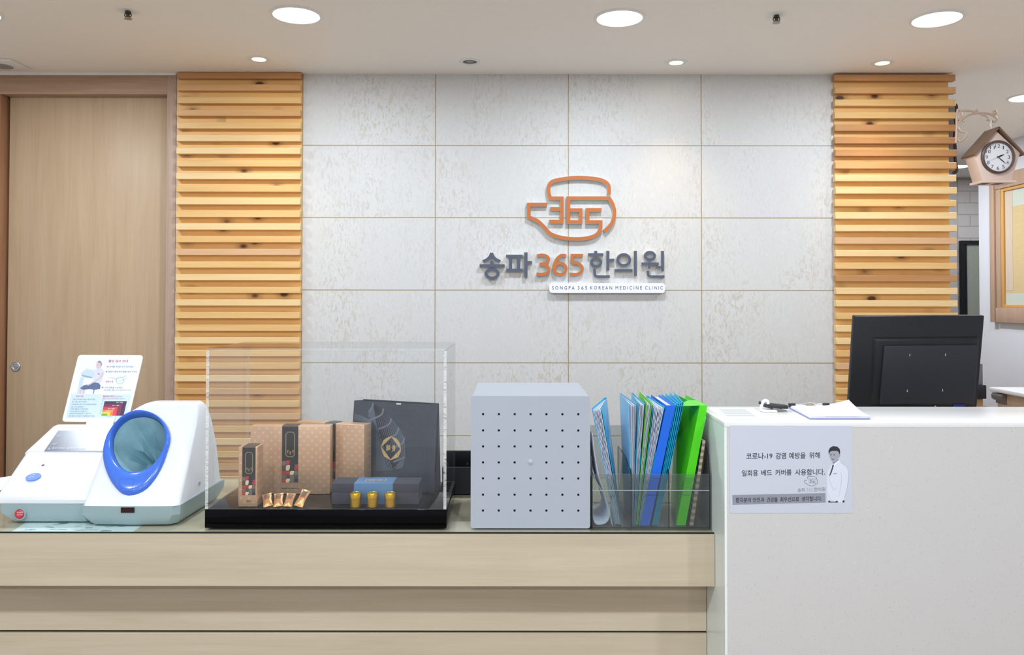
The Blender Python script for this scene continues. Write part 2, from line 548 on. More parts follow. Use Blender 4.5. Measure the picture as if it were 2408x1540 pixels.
m = MB(); m.box(-3.2, XD, WY - 0.012, WY + 0.05, ZH + 0.0005, CEIL)
struct(m.build('trim_1', [mat('ceiling_moulding_white', 'e6e6e3', 0.6, var=0.0)]), 'thin white moulding between the door casing and the ceiling', 'trim')

# ================================================================== SLAT PANELS
def slat_panel(label, xa, xb, xs0, xs1, tones, y0, pitch, n):
    t = thing('slat_panel', label, 'wall panel', ((xs0 + xs1) / 2, WY, 0), 'horizontal slat panels on the tiled wall')
    m = MB(); m.box(xa, xb, WY - 0.008, WY + 0.0, 0.02, CEIL - 0.004)
    m.build('backing_board', [BACKB], t)
    for i in range(n):
        zt = P(1204, y0 + pitch * i, WY - 0.036).z
        if zt < 0.1: break
        zt = min(zt, CEIL - 0.002)
        j = (random.random() - 0.5) * 0.004
        m = MB(); m.box(xs0 + j, xs1 + j, WY - 0.036, WY - 0.008, zt - 0.0285, zt)
        m.build('slat', [SLATW[tones[i % len(tones)]]], t, bevel=0.0012, bseg=1)
    return t
TL = [3, 2, 0, 2, 0, 1, 1, 0, 1, 0, 1, 0, 1, 0, 4, 0, 1, 0, 1, 0, 0, 1, 0, 0, 1, 2, 0, 4, 0, 1, 0, 2, 0, 1, 0, 0, 1]
TR = [3, 2, 0, 0, 3, 3, 3, 2, 1, 1, 0, 1, 1, 4, 1, 0, 3, 1, 1, 0, 1, 1, 0, 4, 1, 0, 1, 0, 1, 1, 0, 1, 0, 1, 1, 0, 1]
FY = WY - 0.036
slat_panel('honey pine slat panel between the oak door and the tiles', P(417, 600, WY).x, P(709, 600, WY).x,
           P(413, 600, FY).x, P(705.5, 600, FY).x, TL, 169, 29.75, 46)
slat_panel('honey pine slat panel at the right, beside the house clock', P(1962, 600, WY).x, P(2231, 600, WY).x,
           P(1965.5, 600, FY).x, P(2251, 600, FY).x, TR, 174, 29.5, 46)

# ================================================================== CEILING FIXTURES
CZ = ZP(CEIL)
ring_m = mat('light_trim_white', 'e9e9e8', 0.4, var=0.0)
diff_m = emis('lit_diffuser', (0.95, 0.98, 1.0), 9.0)
big0 = thing('ceiling_light', 'x', 'ceiling light', (0, 0, CEIL), 'large round white ceiling lights')
m = MB(); m.lathe([(0.080, -0.003), (0.082, -0.006), (0.090, -0.005), (0.094, 0.0)], (0, 0, CEIL), 'Z', 48, cap0=False, cap1=False)
m.build('trim_ring', [ring_m], big0, smooth=40)
m = MB(); m.lathe([(0.0001, -0.0035), (0.0805, -0.0035), (0.0805, -0.0005)], (0, 0, CEIL), 'Z', 48)
m.build('diffuser', [diff_m], big0)
def area(root, power, col, r):
    l = bpy.data.lights.new('panel_lamp', 'AREA'); l.shape = 'DISK'; l.size = 2 * r
    l.energy = power; l.color = col
    o = bpy.data.objects.new('panel_lamp', l); COL.objects.link(o)
    o.parent = root; o.location = (0, 0, -0.007)
    return o
area(big0, PANEL_W, C_PANEL, 0.078)
front = [(-62, 28, 'large lit ceiling light cut by the left edge of the photo'),
         (697, 34, 'large lit ceiling light above the left slat panel'),
         (1457, 41, 'large lit ceiling light above the clinic sign, middle of three'),
         (2203, 43, 'large lit ceiling light at the upper right, above the right slat panel'),
         (2417, 228, 'large lit ceiling light down the passage, behind the house clock')]
first = True
spots_xy = []
for px, py, lab in front:
    p = CZ(px, py)
    spots_xy.append(p)
    if first: big0.location = p; big0['label'] = lab; first = False
    else: copy_tree(big0, p, lab)
REAR = bpy.data.lights['panel_lamp'].copy(); REAR.energy = PANEL_W * 1.5
PASS = REAR.copy(); PASS.energy = PANEL_W * 0.33
bpy.data.lights['panel_lamp'].energy = PANEL_W * 0.76
k = 0
for yy in (0.52, -1.75):
    for p in spots_xy[:4]:
        k += 1
        c = copy_tree(big0, (p.x, yy, CEIL), 'large lit ceiling light over the waiting area in front of the counter', REAR)
copy_tree(big0, (4.2, 5.9, CEIL), 'large lit ceiling light over the far passage beside the block wall', PASS)
copy_tree(big0, (2.35, 5.1, CEIL), 'large lit ceiling light in the passage hidden behind the right slat panel', REAR)  # unseen lamp, added to brighten the passage and its side wall
p = CZ(2251, 391)
copy_tree(big0, (p.x, p.y, CEIL), 'large lit ceiling light far down the passage, just peeping out beside the slat ends', PASS)

sp0 = thing('spotlight', 'x', 'spotlight', (0, 0, CEIL), 'small recessed spotlights along the tiled wall')
m = MB(); m.lathe([(0.028, 0.000), (0.029, -0.004), (0.046, -0.003), (0.049, 0.0)], (0, 0, CEIL), 'Z', 40, cap0=False, cap1=False)
m.build('trim_ring', [ring_m], sp0, smooth=40)
m = MB()
m.lathe([(0.0001, -0.002), (0.0285, -0.002), (0.0285, -0.0002)], (0, 0, CEIL), 'Z', 32)
bulb = m.build('bulb', [emis('warm_bulb', (1.0, 0.80, 0.50), 14.0)], sp0)
def spot(root, power, col):
    l = bpy.data.lights.new('spot_lamp', 'SPOT'); l.energy = power; l.color = col
    l.spot_size = radians(95); l.spot_blend = 0.9; l.shadow_soft_size = 0.025
    o = bpy.data.objects.new('spot_lamp', l); COL.objects.link(o)
    o.parent = root; o.location = (0, 0, -0.01); o.rotation_euler = (radians(-10), 0, 0)
spot(sp0, SPOT_W, C_SPOT)
first = True
for px, py, lab in ((609, 138, 'small lit warm spotlight above the left slat panel'),
                    (1590, 146, 'small lit warm spotlight in the middle, above the clinic sign'),
                    (2075, 147, 'small lit warm spotlight above the right slat panel')):
    p = CZ(px, py)
    if first: sp0.location = p; sp0['label'] = lab; first = False
    else: copy_tree(sp0, p, lab)
# the one that is off
p = CZ(1105, 144)
off = thing('spotlight', 'small unlit spotlight with a dark bulb above the tiled wall', 'spotlight', p, 'small recessed spotlights along the tiled wall')
m = MB(); m.lathe([(0.030, 0.000), (0.031, -0.004), (0.046, -0.003), (0.049, 0.0)], p, 'Z', 40, cap0=False, cap1=False)
m.build('trim_ring', [ring_m], off, smooth=40)
m = MB(); m.lathe([(0.0001, -0.0015), (0.0305, -0.0015), (0.0305, -0.0002)], p, 'Z', 32); m.lathe([(0.0001, -0.006), (0.010, -0.004), (0.016, -0.0015)], p, 'Z', 24, 1)
m.build('bulb', [mat('unlit_bulb', '4c4742', 0.25, 0.6), mat('unlit_bulb_glass', '8b8885', 0.15)], off, smooth=40)
# sprinklers
def sprinkler(px, py, lab):
    p = CZ(px, py)
    t = thing('sprinkler', lab, 'sprinkler', p, 'fire sprinklers in the ceiling')
    m = MB(); m.lathe([(0.014, -0.002), (0.034, -0.003), (0.037, 0.0)], p, 'Z', 36, cap0=True, cap1=False)
    m.build('escutcheon', [ring_m], t, smooth=40)
    m = MB()
    m.lathe([(0.009, -0.002), (0.011, -0.010), (0.006, -0.014), (0.006, -0.022)], p, 'Z', 20)
    for a in (0, pi):
        m.tube([p + Vector((0.010 * cos(a), 0.010 * sin(a), -0.008)), p + Vector((0.012 * cos(a), 0.012 * sin(a), -0.018)), p + Vector((0.003 * cos(a), 0.003 * sin(a), -0.028))], 0.002, 6)
    m.build('sprinkler_head', [mat('sprinkler_metal', '5c5854', 0.3, 0.9)], t, smooth=40)
    m = MB(); m.lathe([(0.0001, -0.030), (0.013, -0.030), (0.014, -0.027), (0.004, -0.026)], p, 'Z', 24)
    m.build('deflector', [mat('sprinkler_plate', '9a958e', 0.35, 0.8)], t, smooth=40)
sprinkler(301, 25, 'ceiling sprinkler above the oak door, at the left')
sprinkler(1826, 35, 'ceiling sprinkler right of the middle large light')
# square fitting at the left
p = CZ(4, 149.5)
t = thing('ceiling_speaker', 'square white ceiling fitting with a round grey lens above the door', 'ceiling fitting', p)
m = MB(); m.box(p.x - 0.085, p.x + 0.085, p.y - 0.075, p.y + 0.075, CEIL - 0.012, CEIL)
m.build('square_plate', [ring_m], t, bevel=0.003)
m = MB(); m.lathe([(0.0001, -0.020), (0.02, -0.019), (0.045, -0.0125), (0.045, -0.011)], p, 'Z', 32)
m.build('round_lens', [mat('lens_grey', '8f9392', 0.2)], t, smooth=40)

# ================================================================== PASSAGE AT THE RIGHT
# window in the side wall
X_ = XW
XPL = Plane((X_, 0, 0), (-1, 0, 0))
win = thing('window_1', 'wood-framed window with cream glass in the white side wall behind the clock', 'window', (X_, 4.6, 1.2))
win['kind'] = 'structure'
yA, yB = XPL(2340, 700).y, 4.0
zb, zt = XPL(2340, 757).z, XPL(2390, 402).z
FRW = wood('window_frame_wood', 'a5846c', 'c3a48c', 'Z', 0.45)
FRO = wood('window_bead_wood', 'c08b4c', 'd9a866', 'Z', 0.45)
yi = XPL(2362, 700).y
zi0, zi1 = zb + 0.095, zt - 0.095
m = MB()
ym = yi + (yA - yi) * 0.52
m.box(X_ - 0.034, X_, ym, yA, zb, zt); m.box(X_ - 0.024, X_, yi, ym - 0.004, zi0, zi1); m.box(X_ - 0.012, X_, ym - 0.004, ym, zb + 0.02, zt - 0.02); m.box(X_ - 0.03, X_, yB, ym - 0.004, zb, zi0); m.box(X_ - 0.03, X_, yB, ym - 0.004, zi1, zt)
m.box(X_ - 0.03, X_, yB - 0.1, yB, zb, zt)
m.build('outer_frame', [FRW], win, bevel=0.003)
m = MB()
m.box(X_ - 0.02, X_ - 0.004, yi - 0.028, yi, zi0, zi1); m.box(X_ - 0.02, X_ - 0.004, yB, yi - 0.028, zi0, zi0 + 0.02)
m.box(X_ - 0.02, X_ - 0.004, yB, yi - 0.028, zi1 - 0.02, zi1)
m.build('bead', [FRO], win, bevel=0.002)
def frosted():
    t = NT('window_glass_tan_reflection'); v = t.coords(rnd=False)
    sep = t.add('ShaderNodeSeparateXYZ'); t.link(v, sep.inputs[0])
    f = t.math('GREATER_THAN', sep.outputs[2], 0.19)
    f2 = t.math('LESS_THAN', sep.outputs[2], 0.74)
    n = t.noise(t.coords((8, 8, 90), False), 1.5, 3)
    c = t.mix(n, lin('c9ac7a'), lin('d8bf93'))  # tan band: reflection of a panel, put into the glass colour
    c = t.mix(t.math('MULTIPLY', f, f2), lin('c6c9ba'), c)
    t.link(c, t.b.inputs['Base Color']); t.b.inputs['Roughness'].default_value = 0.08
    t.b.inputs['Specular IOR Level'].default_value = 0.5
    return t.m
m = MB(); m.box(X_ - 0.008, X_ - 0.002, yB, yi - 0.028, zi0, zi1)
m.build('pane', [frosted()], win)
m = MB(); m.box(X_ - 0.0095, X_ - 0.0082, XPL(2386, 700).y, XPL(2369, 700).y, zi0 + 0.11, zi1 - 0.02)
m.build('stile_reflection', [wood('reflected_pale_wood', 'bda58c', 'd8c6b2', 'Z', 0.3)], win)  # frame's reflection in the glass, modelled as a pale strip

# black-framed glass door/window at the block wall
q0, q1 = P(2258, 567, 6.6), P(2262, 567, 6.6)
bd = thing('door_2', 'black-framed glass door far down the passage, below the block wall', 'door', (4.1, 6.6, 0))
bd['kind'] = 'structure'
zt2 = P(2262, 566, 6.6).z
m = MB(); xd = P(2258, 600, 6.6).x
m.box(xd, xd + 0.026, 6.585, 6.62, 0, zt2); m.box(xd + 0.026, 4.6, 6.585, 6.62, zt2 - 0.03, zt2); m.box(4.6, 4.65, 6.585, 6.62, 0, zt2)
m.box(xd + 0.036, xd + 0.05, 6.59, 6.62, 0, zt2 - 0.03)
m.build('black_frame', [mat('black_frame_metal', '1d1f22', 0.4)], bd)
m = MB(); m.box(xd + 0.026, 4.6, 6.60, 6.612, 0, zt2 - 0.03)
m.build('glass_pane', [mat('greenish_glass', 'a3a799', 0.15)], bd)

# cabinet by the side wall
cz = 0.85
CP = ZP(cz)
a, b = CP(2326, 910), CP(2408, 930)
cab = thing('side_cabinet', 'pale oak cabinet with white worktop at the right edge, behind the counter', 'cabinet', (2.9, 4.0, 0))
m = MB(); m.box(a.x, XW - 0.002, 3.3, a.y, cz - 0.022, cz)
m.build('worktop', [mat('white_worktop', 'eceaea', 0.3, var=0.0)], cab, bevel=0.003)
m = MB(); m.box(a.x + 0.03, XW - 0.004, 3.32, a.y - 0.03, 0, cz - 0.022)
m.build('cabinet_body', [wood('cabinet_oak', 'bfa184', 'd6bc9e', 'Z', 0.45)], cab)
hp = Plane((a.x + 0.03, 0, 0), (-1, 0, 0))
h0, h1 = hp(2343, 935), hp(2368, 935)
m = MB()
prof = [(-0.0, 0.0), (-0.022, 0.0), (-0.030, -0.012), (-0.028, -0.030), (-0.016, -0.040), (-0.004, -0.042), (-0.004, -0.058), (0.0, -0.058)]
m.prism([(a.x + 0.03 + u, h0.y, cz - 0.028 + v) for u, v in prof], (0, h1.y - h0.y, 0))
m.build('cup_handle', [mat('satin_nickel', '8d8a88', 0.35, 0.7)], cab, smooth=30)

# dark equipment glimpsed by the monitor
t = thing('storage_rack', 'dark stacked equipment glimpsed between the monitor and the white wall', 'rack', (2.95, 4.95, 0))
m = MB(); x0 = P(2285, 900, 4.9).x; x1 = P(2320, 900, 4.9).x
m.box(x0, x1, 4.9, 5.2, 0.0, P(2305, 955, 4.9).z)
m.build('stand', [wood('rack_oak', 'bfa184', 'd6bc9e', 'Z', 0.45)], t)
m = MB(); m.box(x0, x1, 4.9, 5.2, P(2305, 938, 4.9).z, P(2305, 906, 4.9).z); m.build('black_unit', [BLACK], t, bevel=0.004)
m = MB(); m.box(x0 + .01, x1 - .01, 4.92, 5.18, P(2305, 906, 4.9).z, P(2305, 856, 4.9).z); m.build('grey_unit', [mat('grey_unit', '77757c', 0.3)], t, bevel=0.004)
m = MB(); m.box(x0 + .01, x1 - .01, 4.92, 5.18, P(2305, 955, 4.9).z, P(2305, 938, 4.9).z); m.build('tan_unit', [mat('tan_unit', 'b99a6b', 0.5)], t, bevel=0.004)
# ================================================================== COUNTERS
Y0, Y1, Y2 = 1.918, 2.010, 2.095
XC = 0.511
ZC = 0.759                      # wooden counter top
ZG = 0.764                      # top of the glass sheet lying on it
ZS = 1.054                      # stone counter top
YB = 2.625
STONEF = stone_material('stone_front', 'c9c6c4', 'b3aca3', 'ded9d4', 0.42)
STONEW = stone_material('stone_white', 'e4e4e4', 'd4d6d6', 'eeeeee', 0.22)
ctr = thing('wood_counter', 'long pale oak reception counter holding the display case and files', 'counter', (-0.9, 2.3, 0))
m = MB(); m.box(-2.4, XC - 0.001, Y1, YB, ZC - 0.03, ZC); m.build('counter_top', [OAK], ctr)
m = MB(); m.box(-2.4, XC - 0.001, Y1, Y1 + 0.02, P(900, 1378, Y1).z, ZC - 0.03); m.build('fascia', [OAK], ctr)
OAKL = OAK
zgt, zgb = P(900, 1483, Y2).z, P(900, 1489, Y2).z
m = MB(); m.box(-2.4, XC - 0.001, Y2, Y2 + 0.02, zgt, ZC - 0.03); m.build('front_panel', [OAKL], ctr, bevel=0.001, bseg=1)
m = MB(); m.box(-2.4, XC - 0.001, Y2, Y2 + 0.02, 0.0, zgb); m.build('front_panel', [OAKL], ctr, bevel=0.001, bseg=1)
m = MB(); m.box(-2.4, XC - 0.001, Y2 + 0.012, Y2 + 0.03, zgb - 0.01, zgt + 0.01); m.build('groove', [DARKGAP], ctr)
GLASS = clear('counter_glass', (0.97, 0.99, 0.98), 0.004)
GLEDGE = mat('glass_edge_green', '12251f', 0.15, var=0.0)
m = MB(); m.box(-2.4, XC - 0.002, Y1 + 0.001, YB, ZC + 0.0006, ZG, 0, (0, 0, 1, 0, 0, 0))
gl = tag(m.build('glass_sheet', [GLASS, GLEDGE]), 'clear glass sheet with a dark green edge covering the oak counter top', 'glass sheet')

st = thing('stone_counter', 'tall white and beige stone counter end with the printed notice on its front', 'counter', (1.3, 2.05, 0))
m = MB(); m.box(XC, 2.3, Y0, 2.2, ZS - 0.012, ZS); m.build('stone_top', [STONEW], st, bevel=0.0012, bseg=2)
m = MB(); m.box(XC + 0.0055, 2.3, Y0, Y0 + 0.02, 0, ZS - 0.012); m.build('stone_front_panel', [STONEF], st)
m = MB(); m.box(XC, XC + 0.0055, Y0 + 0.0003, 2.2, 0, ZS - 0.012); m.build('stone_side_panel', [stone_material('stone_side_lit_mint', 'e4ece8', 'c6cdc8', 'e4e9e6', 0.25)], st)  # same stone; side light and green glass reflection put into its colour
m = MB(); m.box(XC + 0.0055, 2.3, 2.18, 2.2, 0, ZS - 0.012); m.build('stone_back_panel', [STONEF], st)

def sheet(name, label, pxs, z, hexc='eef1f4', marks=None, cat='paper', group=None):
    pl = ZP(z)
    m = MB(); m.prism([pl(x, y) for x, y in pxs], (0, 0, -0.0004))
    mm = [mat('paper_' + hexc, hexc, 0.6, var=0.0), mat('print_grey', '8d9a9c', 0.6, var=0.0)]
    if marks: marks(m, pl)
    return tag(m.build(name, mm), label, cat, group)
def mk(m, pl):
    random.seed(3)
    for k in range(26):
        u = random.random(); v = random.random()
        x = 75 + 225 * u; y = 1229 + 19 * v; x -= (y - 1229) * 1.6
        m.poly([(x, y), (x + random.uniform(8, 26), y), (x + random.uniform(8, 20), y + 1.3), (x - 3, y + 1.3)], pl, 0.0002, 1)
sheet('paper_sheet', 'printed sheet lying flat under the glass in front of the blood pressure monitor', [(26, 1251), (312, 1251), (346, 1226), (70, 1222)], ZC + 0.0005, 'dfeef0', mk)
def mk2(m, pl):
    for k in range(7):
        y = 962 + k * 2.6
        m.poly([(1690 + k * 3, y), (1752 + k * 4, y), (1753 + k * 4, y + 0.9), (1691 + k * 3, y + 0.9)], pl, 0.0002, 1)
sheet('paper_sheet', 'faint printed sheet lying flat at the left end of the stone counter', [(1700, 985), (1815, 985), (1770, 959), (1665, 959)], ZS + 0.0007, 'e9ebf0', mk2)
sheet('paper_sheet', 'white sheet behind the blood pressure monitor at the left edge of the photo', [(-40, 1162), (3, 1152), (32, 1118), (-20, 1126)], ZG + 0.0009, 'eceef4')

# ================================================================== NOTICE ON THE STONE FRONT
NP = YP(Y0 - 0.0008)
note = thing('notice', 'white notice with Korean text and a printed man, taped to the stone counter front', 'notice', NP(1860, 1206))
def Z6(x, y): return (1700 + x / 6.697, 990 + y / 6.697)
nm = MB(); nm.prism([NP(1715.5, 1000.5), NP(2003, 1001), NP(2005.5, 1206.5), NP(1716.5, 1206.5)], (0, 0.0006, 0))
nm.build('paper', [mat('notice_paper', 'c2c5d1', 0.65, var=0.0)], note)
INK = mat('notice_ink', '3a3b46', 0.7, var=0.0)
GREYINK = mat('notice_grey_ink', '8b8d99', 0.7, var=0.0)
def zt(m, body, x0, y0, x1, y1, mi=0, bold=0.0, tilt=0.0, off=0.0003):
    q = [Z6(x0, y1), Z6(x1, y1 - tilt), Z6(x1, y0 - tilt), Z6(x0, y0)]
    m.text(body, q, NP, off, mi, bold)
m = MB()
zt(m, '코로나-19', 366, 502, 778, 606, 0, 0.012, 8)
zt(m, '감염', 832, 498, 994, 600, 0, 0.012, 4)
zt(m, '예방을', 1040, 494, 1300, 596, 0, 0.012, 4)
zt(m, '위해', 1358, 490, 1528, 590, 0, 0.012, 3)
m.build('text_line', [INK], note)
m = MB()
zt(m, '일회용', 298, 772, 552, 870, 0, 0.012, 4)
zt(m, '베드', 604, 768, 772, 862, 0, 0.012, 3)
zt(m, '커버를', 826, 762, 1080, 858, 0, 0.012, 4)
zt(m, '사용합니다.', 1136, 756, 1604, 856, 0, 0.012, 6)
m.build('text_line', [INK], note)
m = MB()
m.poly([Z6(148, 1165), Z6(1614, 1133), Z6(1616, 1282), Z6(152, 1318)], NP, 0.0002, 0)
zt(m, '환자분의', 200, 1208, 440, 1286, 1, 0.02, 5)
zt(m, '안전과', 470, 1204, 652, 1280, 1, 0.02, 4)
zt(m, '건강을', 690, 1200, 862, 1278, 1, 0.02, 4)
zt(m, '최우선으로', 898, 1196, 1200, 1272, 1, 0.02, 6)
zt(m, '생각합니다.', 1238, 1188, 1558, 1262, 1, 0.02, 6)
m.build('grey_banner', [GREYINK, mat('banner_ink', '34343c', 0.7, var=0.0)], note)
m = MB()
def zs(pts, wd, n=6): m.stroke(catmull([(*Z6(x, y), 0) for x, y in pts], n) if n else [(*Z6(x, y), 0) for x, y in pts], wd, NP, 0, 0, 0, False, 0.0003)
zs([(1468, 915), (1474, 890), (1440, 872), (1370, 872), (1335, 880), (1335, 912)], 0.9)
zs([(1340, 913), (1382, 913), (1382, 975), (1348, 975)], 0.9, 0); zs([(1350, 942), (1382, 942)], 0.9, 0)
zs([(1318, 932), (1288, 932), (1286, 965), (1320, 990), (1370, 1016), (1420, 1018), (1450, 1000), (1455, 975)], 0.9)
zs([(1398, 975), (1398, 913), (1472, 913), (1490, 945), (1482, 985), (1466, 1005)], 0.9, 0)
zs([(1398, 942), (1424, 942), (1424, 975), (1398, 975)], 0.9, 0); zs([(1462, 942), (1436, 942), (1436, 975), (1455, 975)], 0.9, 0)
zt(m, '송파', 1176, 1056, 1292, 1118, 0, 0.0, 3); zt(m, '365', 1316, 1054, 1416, 1112, 1, 0.0, 3); zt(m, '한의원', 1434, 1044, 1612, 1110, 0, 0.0, 4)
m.build('clinic_logo', [mat('logo_ink', '6f7078', 0.7, var=0.0), mat('logo_ink_light', 'a9aab4', 0.7, var=0.0)], note)
# printed man
m = MB()
Q = lambda pts: [Z6(*p) for p in pts]
m.poly(Q([(1640, 1130), (1640, 900), (1648, 780), (1690, 700), (1735, 672), (1830, 612), (1860, 660), (1950, 720), (1975, 790), (1975, 900), (1950, 1080), (1915, 1200), (1915, 1282), (1650, 1282)]), NP, 0.00022, 0)   # jacket
m.poly(Q([(1655, 1282), (1665, 1245), (1700, 1268), (1760, 1272), (1800, 1250), (1815, 1282)]), NP, 0.00026, 4)
m.poly(Q([(1880, 1282), (1885, 1255), (1912, 1240), (1914, 1282)]), NP, 0.00026, 4)
m.poly(Q([(1728, 660), (1832, 600), (1835, 625), (1745, 715), (1735, 690)]), NP, 0.00026, 1)        # shirt and neck
m.poly(Q([(1722, 640), (1815, 590), (1825, 612), (1740, 680), (1728, 668)]), NP, 0.00028, 2)
m.poly(Q([(1733, 678), (1748, 700), (1738, 722), (1712, 810), (1680, 872), (1678, 850), (1715, 735), (1720, 705)]), NP, 0.00032, 4)   # tie
m.poly(Q([(1668, 500), (1680, 470), (1730, 450), (1790, 455), (1822, 490), (1830, 540), (1812, 600), (1770, 640), (1740, 648), (1705, 620), (1680, 570)]), NP, 0.0003, 3)   # face
m.poly(Q([(1826, 520), (1845, 515), (1847, 545), (1835, 572), (1824, 572)]), NP, 0.0003, 3)          # ear
m.poly(Q([(1664, 505), (1662, 468), (1685, 420), (1735, 392), (1800, 402), (1838, 440), (1847, 490), (1842, 515), (1830, 520), (1824, 492), (1800, 470), (1740, 468), (1700, 476), (1682, 488), (1672, 515)]), NP, 0.00036, 4)   # hair
for ex in (1700, 1752):
    m.poly(Q([(ex - 16, 518), (ex + 16, 514), (ex + 16, 519), (ex - 16, 523)]), NP, 0.00036, 4)
    m.poly(Q([(ex - 12, 532), (ex + 12, 530), (ex + 10, 538), (ex - 10, 540)]), NP, 0.00036, 4)
m.poly(Q([(1716, 540), (1722, 572), (1708, 578)]), NP, 0.00036, 5)
m.poly(Q([(1706, 600), (1752, 594), (1748, 603), (1712, 607)]), NP, 0.00036, 4)
m.poly(Q([(1740, 820), (1792, 816), (1794, 834), (1742, 838)]), NP, 0.00032, 5)
for pts in ([(1700, 700), (1668, 780), (1690, 800), (1672, 880), (1700, 1000), (1750, 1080)], [(1850, 800), (1868, 900), (1850, 1060), (1820, 1180)], [(1660, 1150), (1700, 1240), (1760, 1265)], [(1720, 1090), (1790, 1060)]):
    m.stroke(catmull([(*Z6(*p), 0) for p in pts], 6), 0.5, NP, 0, 5, 5, False, 0.0003)
m.stroke([(*Z6(*p), 0) for p in [(1860, 660), (1950, 720), (1975, 790), (1975, 900), (1950, 1080), (1915, 1200)]], 0.5, NP, 0, 5, 5, False, 0.00031)
m.build('printed_man', [mat('print_jacket', 'd3d6e2', 0.7, var=0.0), mat('print_shirt', 'e2e4ee', 0.7, var=0.0), mat('print_neck', '8a8995', 0.7, var=0.0),
                        mat('print_face', 'a09fab', 0.7, var=0.0), mat('print_dark', '2a2a33', 0.7, var=0.0), mat('print_mid', '9a9ba8', 0.7, var=0.0)], note)

# ================================================================== CLINIC SIGN
def Z4(x, y): return (1080 + x / 4.279, 380 + y / 4.279)
SGP = YP(WY - 0.022)
ORANGE = mat('sign_orange', 'b9682f', 0.45, var=0.01)
SLATE = mat('sign_slate', '4d5467', 0.45, var=0.01)
SIDEW = mat('sign_edge_white', 'd8d6d0', 0.5, var=0.0)
DEP = 0.0215
_so = [0]
def s4(m, pts, wd, n=0, closed=False):
    _so[0] += 1
    pp = [(*Z4(x, y), 0) for x, y in pts]
    if n: pp = catmull(pp, n, closed)
    m.stroke(pp, wd / 4.279, SGP, DEP - 0.0006, 0, 1, closed, 0.00012 * (_so[0] % 7))
def arc(cx, cy, rx, ry, n=40): return [(cx + rx * cos(2 * pi * k / n), cy + ry * sin(2 * pi * k / n)) for k in range(n)]
c = SGP(*Z4(1130, 790))
em = thing('teapot_emblem', 'orange teapot line emblem formed by the digits 365, high on the tiles', 'sign', (c.x, WY, c.z))
m = MB()
cur = [tuple(p[:2]) for p in catmull([(1505, 325, 0), (1508, 275, 0), (1488, 218, 0), (1400, 178, 0), (1200, 160, 0), (1010, 180, 0), (920, 212, 0), (898, 285, 0), (914, 368, 0)], 7)]
s4(m, cur + [(1033, 368), (1033, 603), (905, 603)], 36); s4(m, [(918, 475), (1033, 475)], 36)
m.build('lid_stroke', [ORANGE, SIDEW], em, smooth=None)
m = MB()
cur = [tuple(p[:2]) for p in catmull([(700, 558, 0), (790, 598, 0), (850, 655, 0), (930, 732, 0), (1080, 772, 0), (1250, 774, 0), (1370, 742, 0), (1418, 680, 0), (1423, 607, 0)], 7)]
s4(m, [(885, 432), (700, 432)] + cur + [(1292, 607), (1292, 485), (1432, 485)], 36)
m.build('spout_stroke', [ORANGE, SIDEW], em)
m = MB()
cur = [tuple(p[:2]) for p in catmull([(1508, 367, 0), (1545, 432, 0), (1562, 520, 0), (1535, 620, 0), (1460, 700, 0)], 8)][::-1]
s4(m, cur + [(1098, 367), (1098, 607), (1222, 607), (1222, 488), (1117, 488)], 36)
m.build('body_stroke', [ORANGE, SIDEW], em)

GL = 'raised letters of the clinic name on the tiles'
def letter(label, strokes, mt):
    m = MB()
    for pts, wd, n, cl in strokes: s4(m, pts, wd, n, cl)
    o = m.build('sign_letter', [mt, SIDEW])
    return tag(o, label, 'sign letter', GL)
letter('dark grey Korean syllable song, first letter of the clinic name', [
    ([(325, 918), (310, 955), (280, 985), (237, 1005)], 30, 5, False), ([(325, 918), (340, 955), (370, 985), (412, 1005)], 30, 5, False),
    ([(327, 1000), (327, 1036)], 28, 0, False), ([(205, 1047), (457, 1047)], 30, 0, False), (arc(330, 1128, 60, 44), 29, 0, True)], SLATE)
letter('dark grey Korean syllable pa, just left of the orange digits', [
    ([(472, 950), (638, 950)], 28, 0, False), ([(515, 950), (515, 1092)], 32, 0, False), ([(597, 950), (597, 1092)], 32, 0, False),
    ([(474, 1092), (638, 1092)], 28, 0, False), ([(671, 912), (671, 1165)], 32, 0, False), ([(671, 1015), (732, 1015)], 28, 0, False)], SLATE)
letter('orange digit 3 in the clinic name on the tiles', [
    ([(783, 948), (830, 940), (880, 952), (898, 985), (870, 1020), (808, 1033)], 31, 5, False),
    ([(808, 1033), (872, 1042), (903, 1085), (886, 1120), (840, 1134), (778, 1129)], 31, 5, False)], ORANGE)
letter('orange digit 6 in the clinic name on the tiles', [
    ([(1076, 947), (1028, 944), (984, 978), (958, 1035), (955, 1080)], 31, 6, False),
    (arc(1015, 1079, 59, 57), 30, 0, True)], ORANGE)
letter('orange digit 5 in the clinic name on the tiles', [
    ([(1245, 943), (1138, 943), (1132, 1022)], 30, 0, False),
    ([(1132, 1022), (1190, 1020), (1228, 1050), (1237, 1085), (1218, 1118), (1170, 1136), (1113, 1130)], 31, 5, False)], ORANGE)
letter('dark grey Korean syllable han, just right of the orange digits', [
    ([(1373, 897), (1373, 930)], 30, 0, False), ([(1297, 935), (1450, 935)], 28, 0, False), (arc(1376, 1015, 47, 40), 30, 0, True),
    ([(1495, 897), (1495, 1095)], 31, 0, False), ([(1495, 990), (1561, 990)], 27, 0, False),
    ([(1360, 1078), (1362, 1130), (1372, 1150), (1395, 1157)], 28, 4, False), ([(1394, 1157), (1515, 1157)], 28, 0, False)], SLATE)
letter('dark grey Korean syllable ui, last but one letter of the clinic name', [
    (arc(1655, 990, 60, 55), 30, 0, True), ([(1563, 1095), (1743, 1095)], 28, 0, False), ([(1772, 897), (1772, 1152)], 30, 0, False)], SLATE)
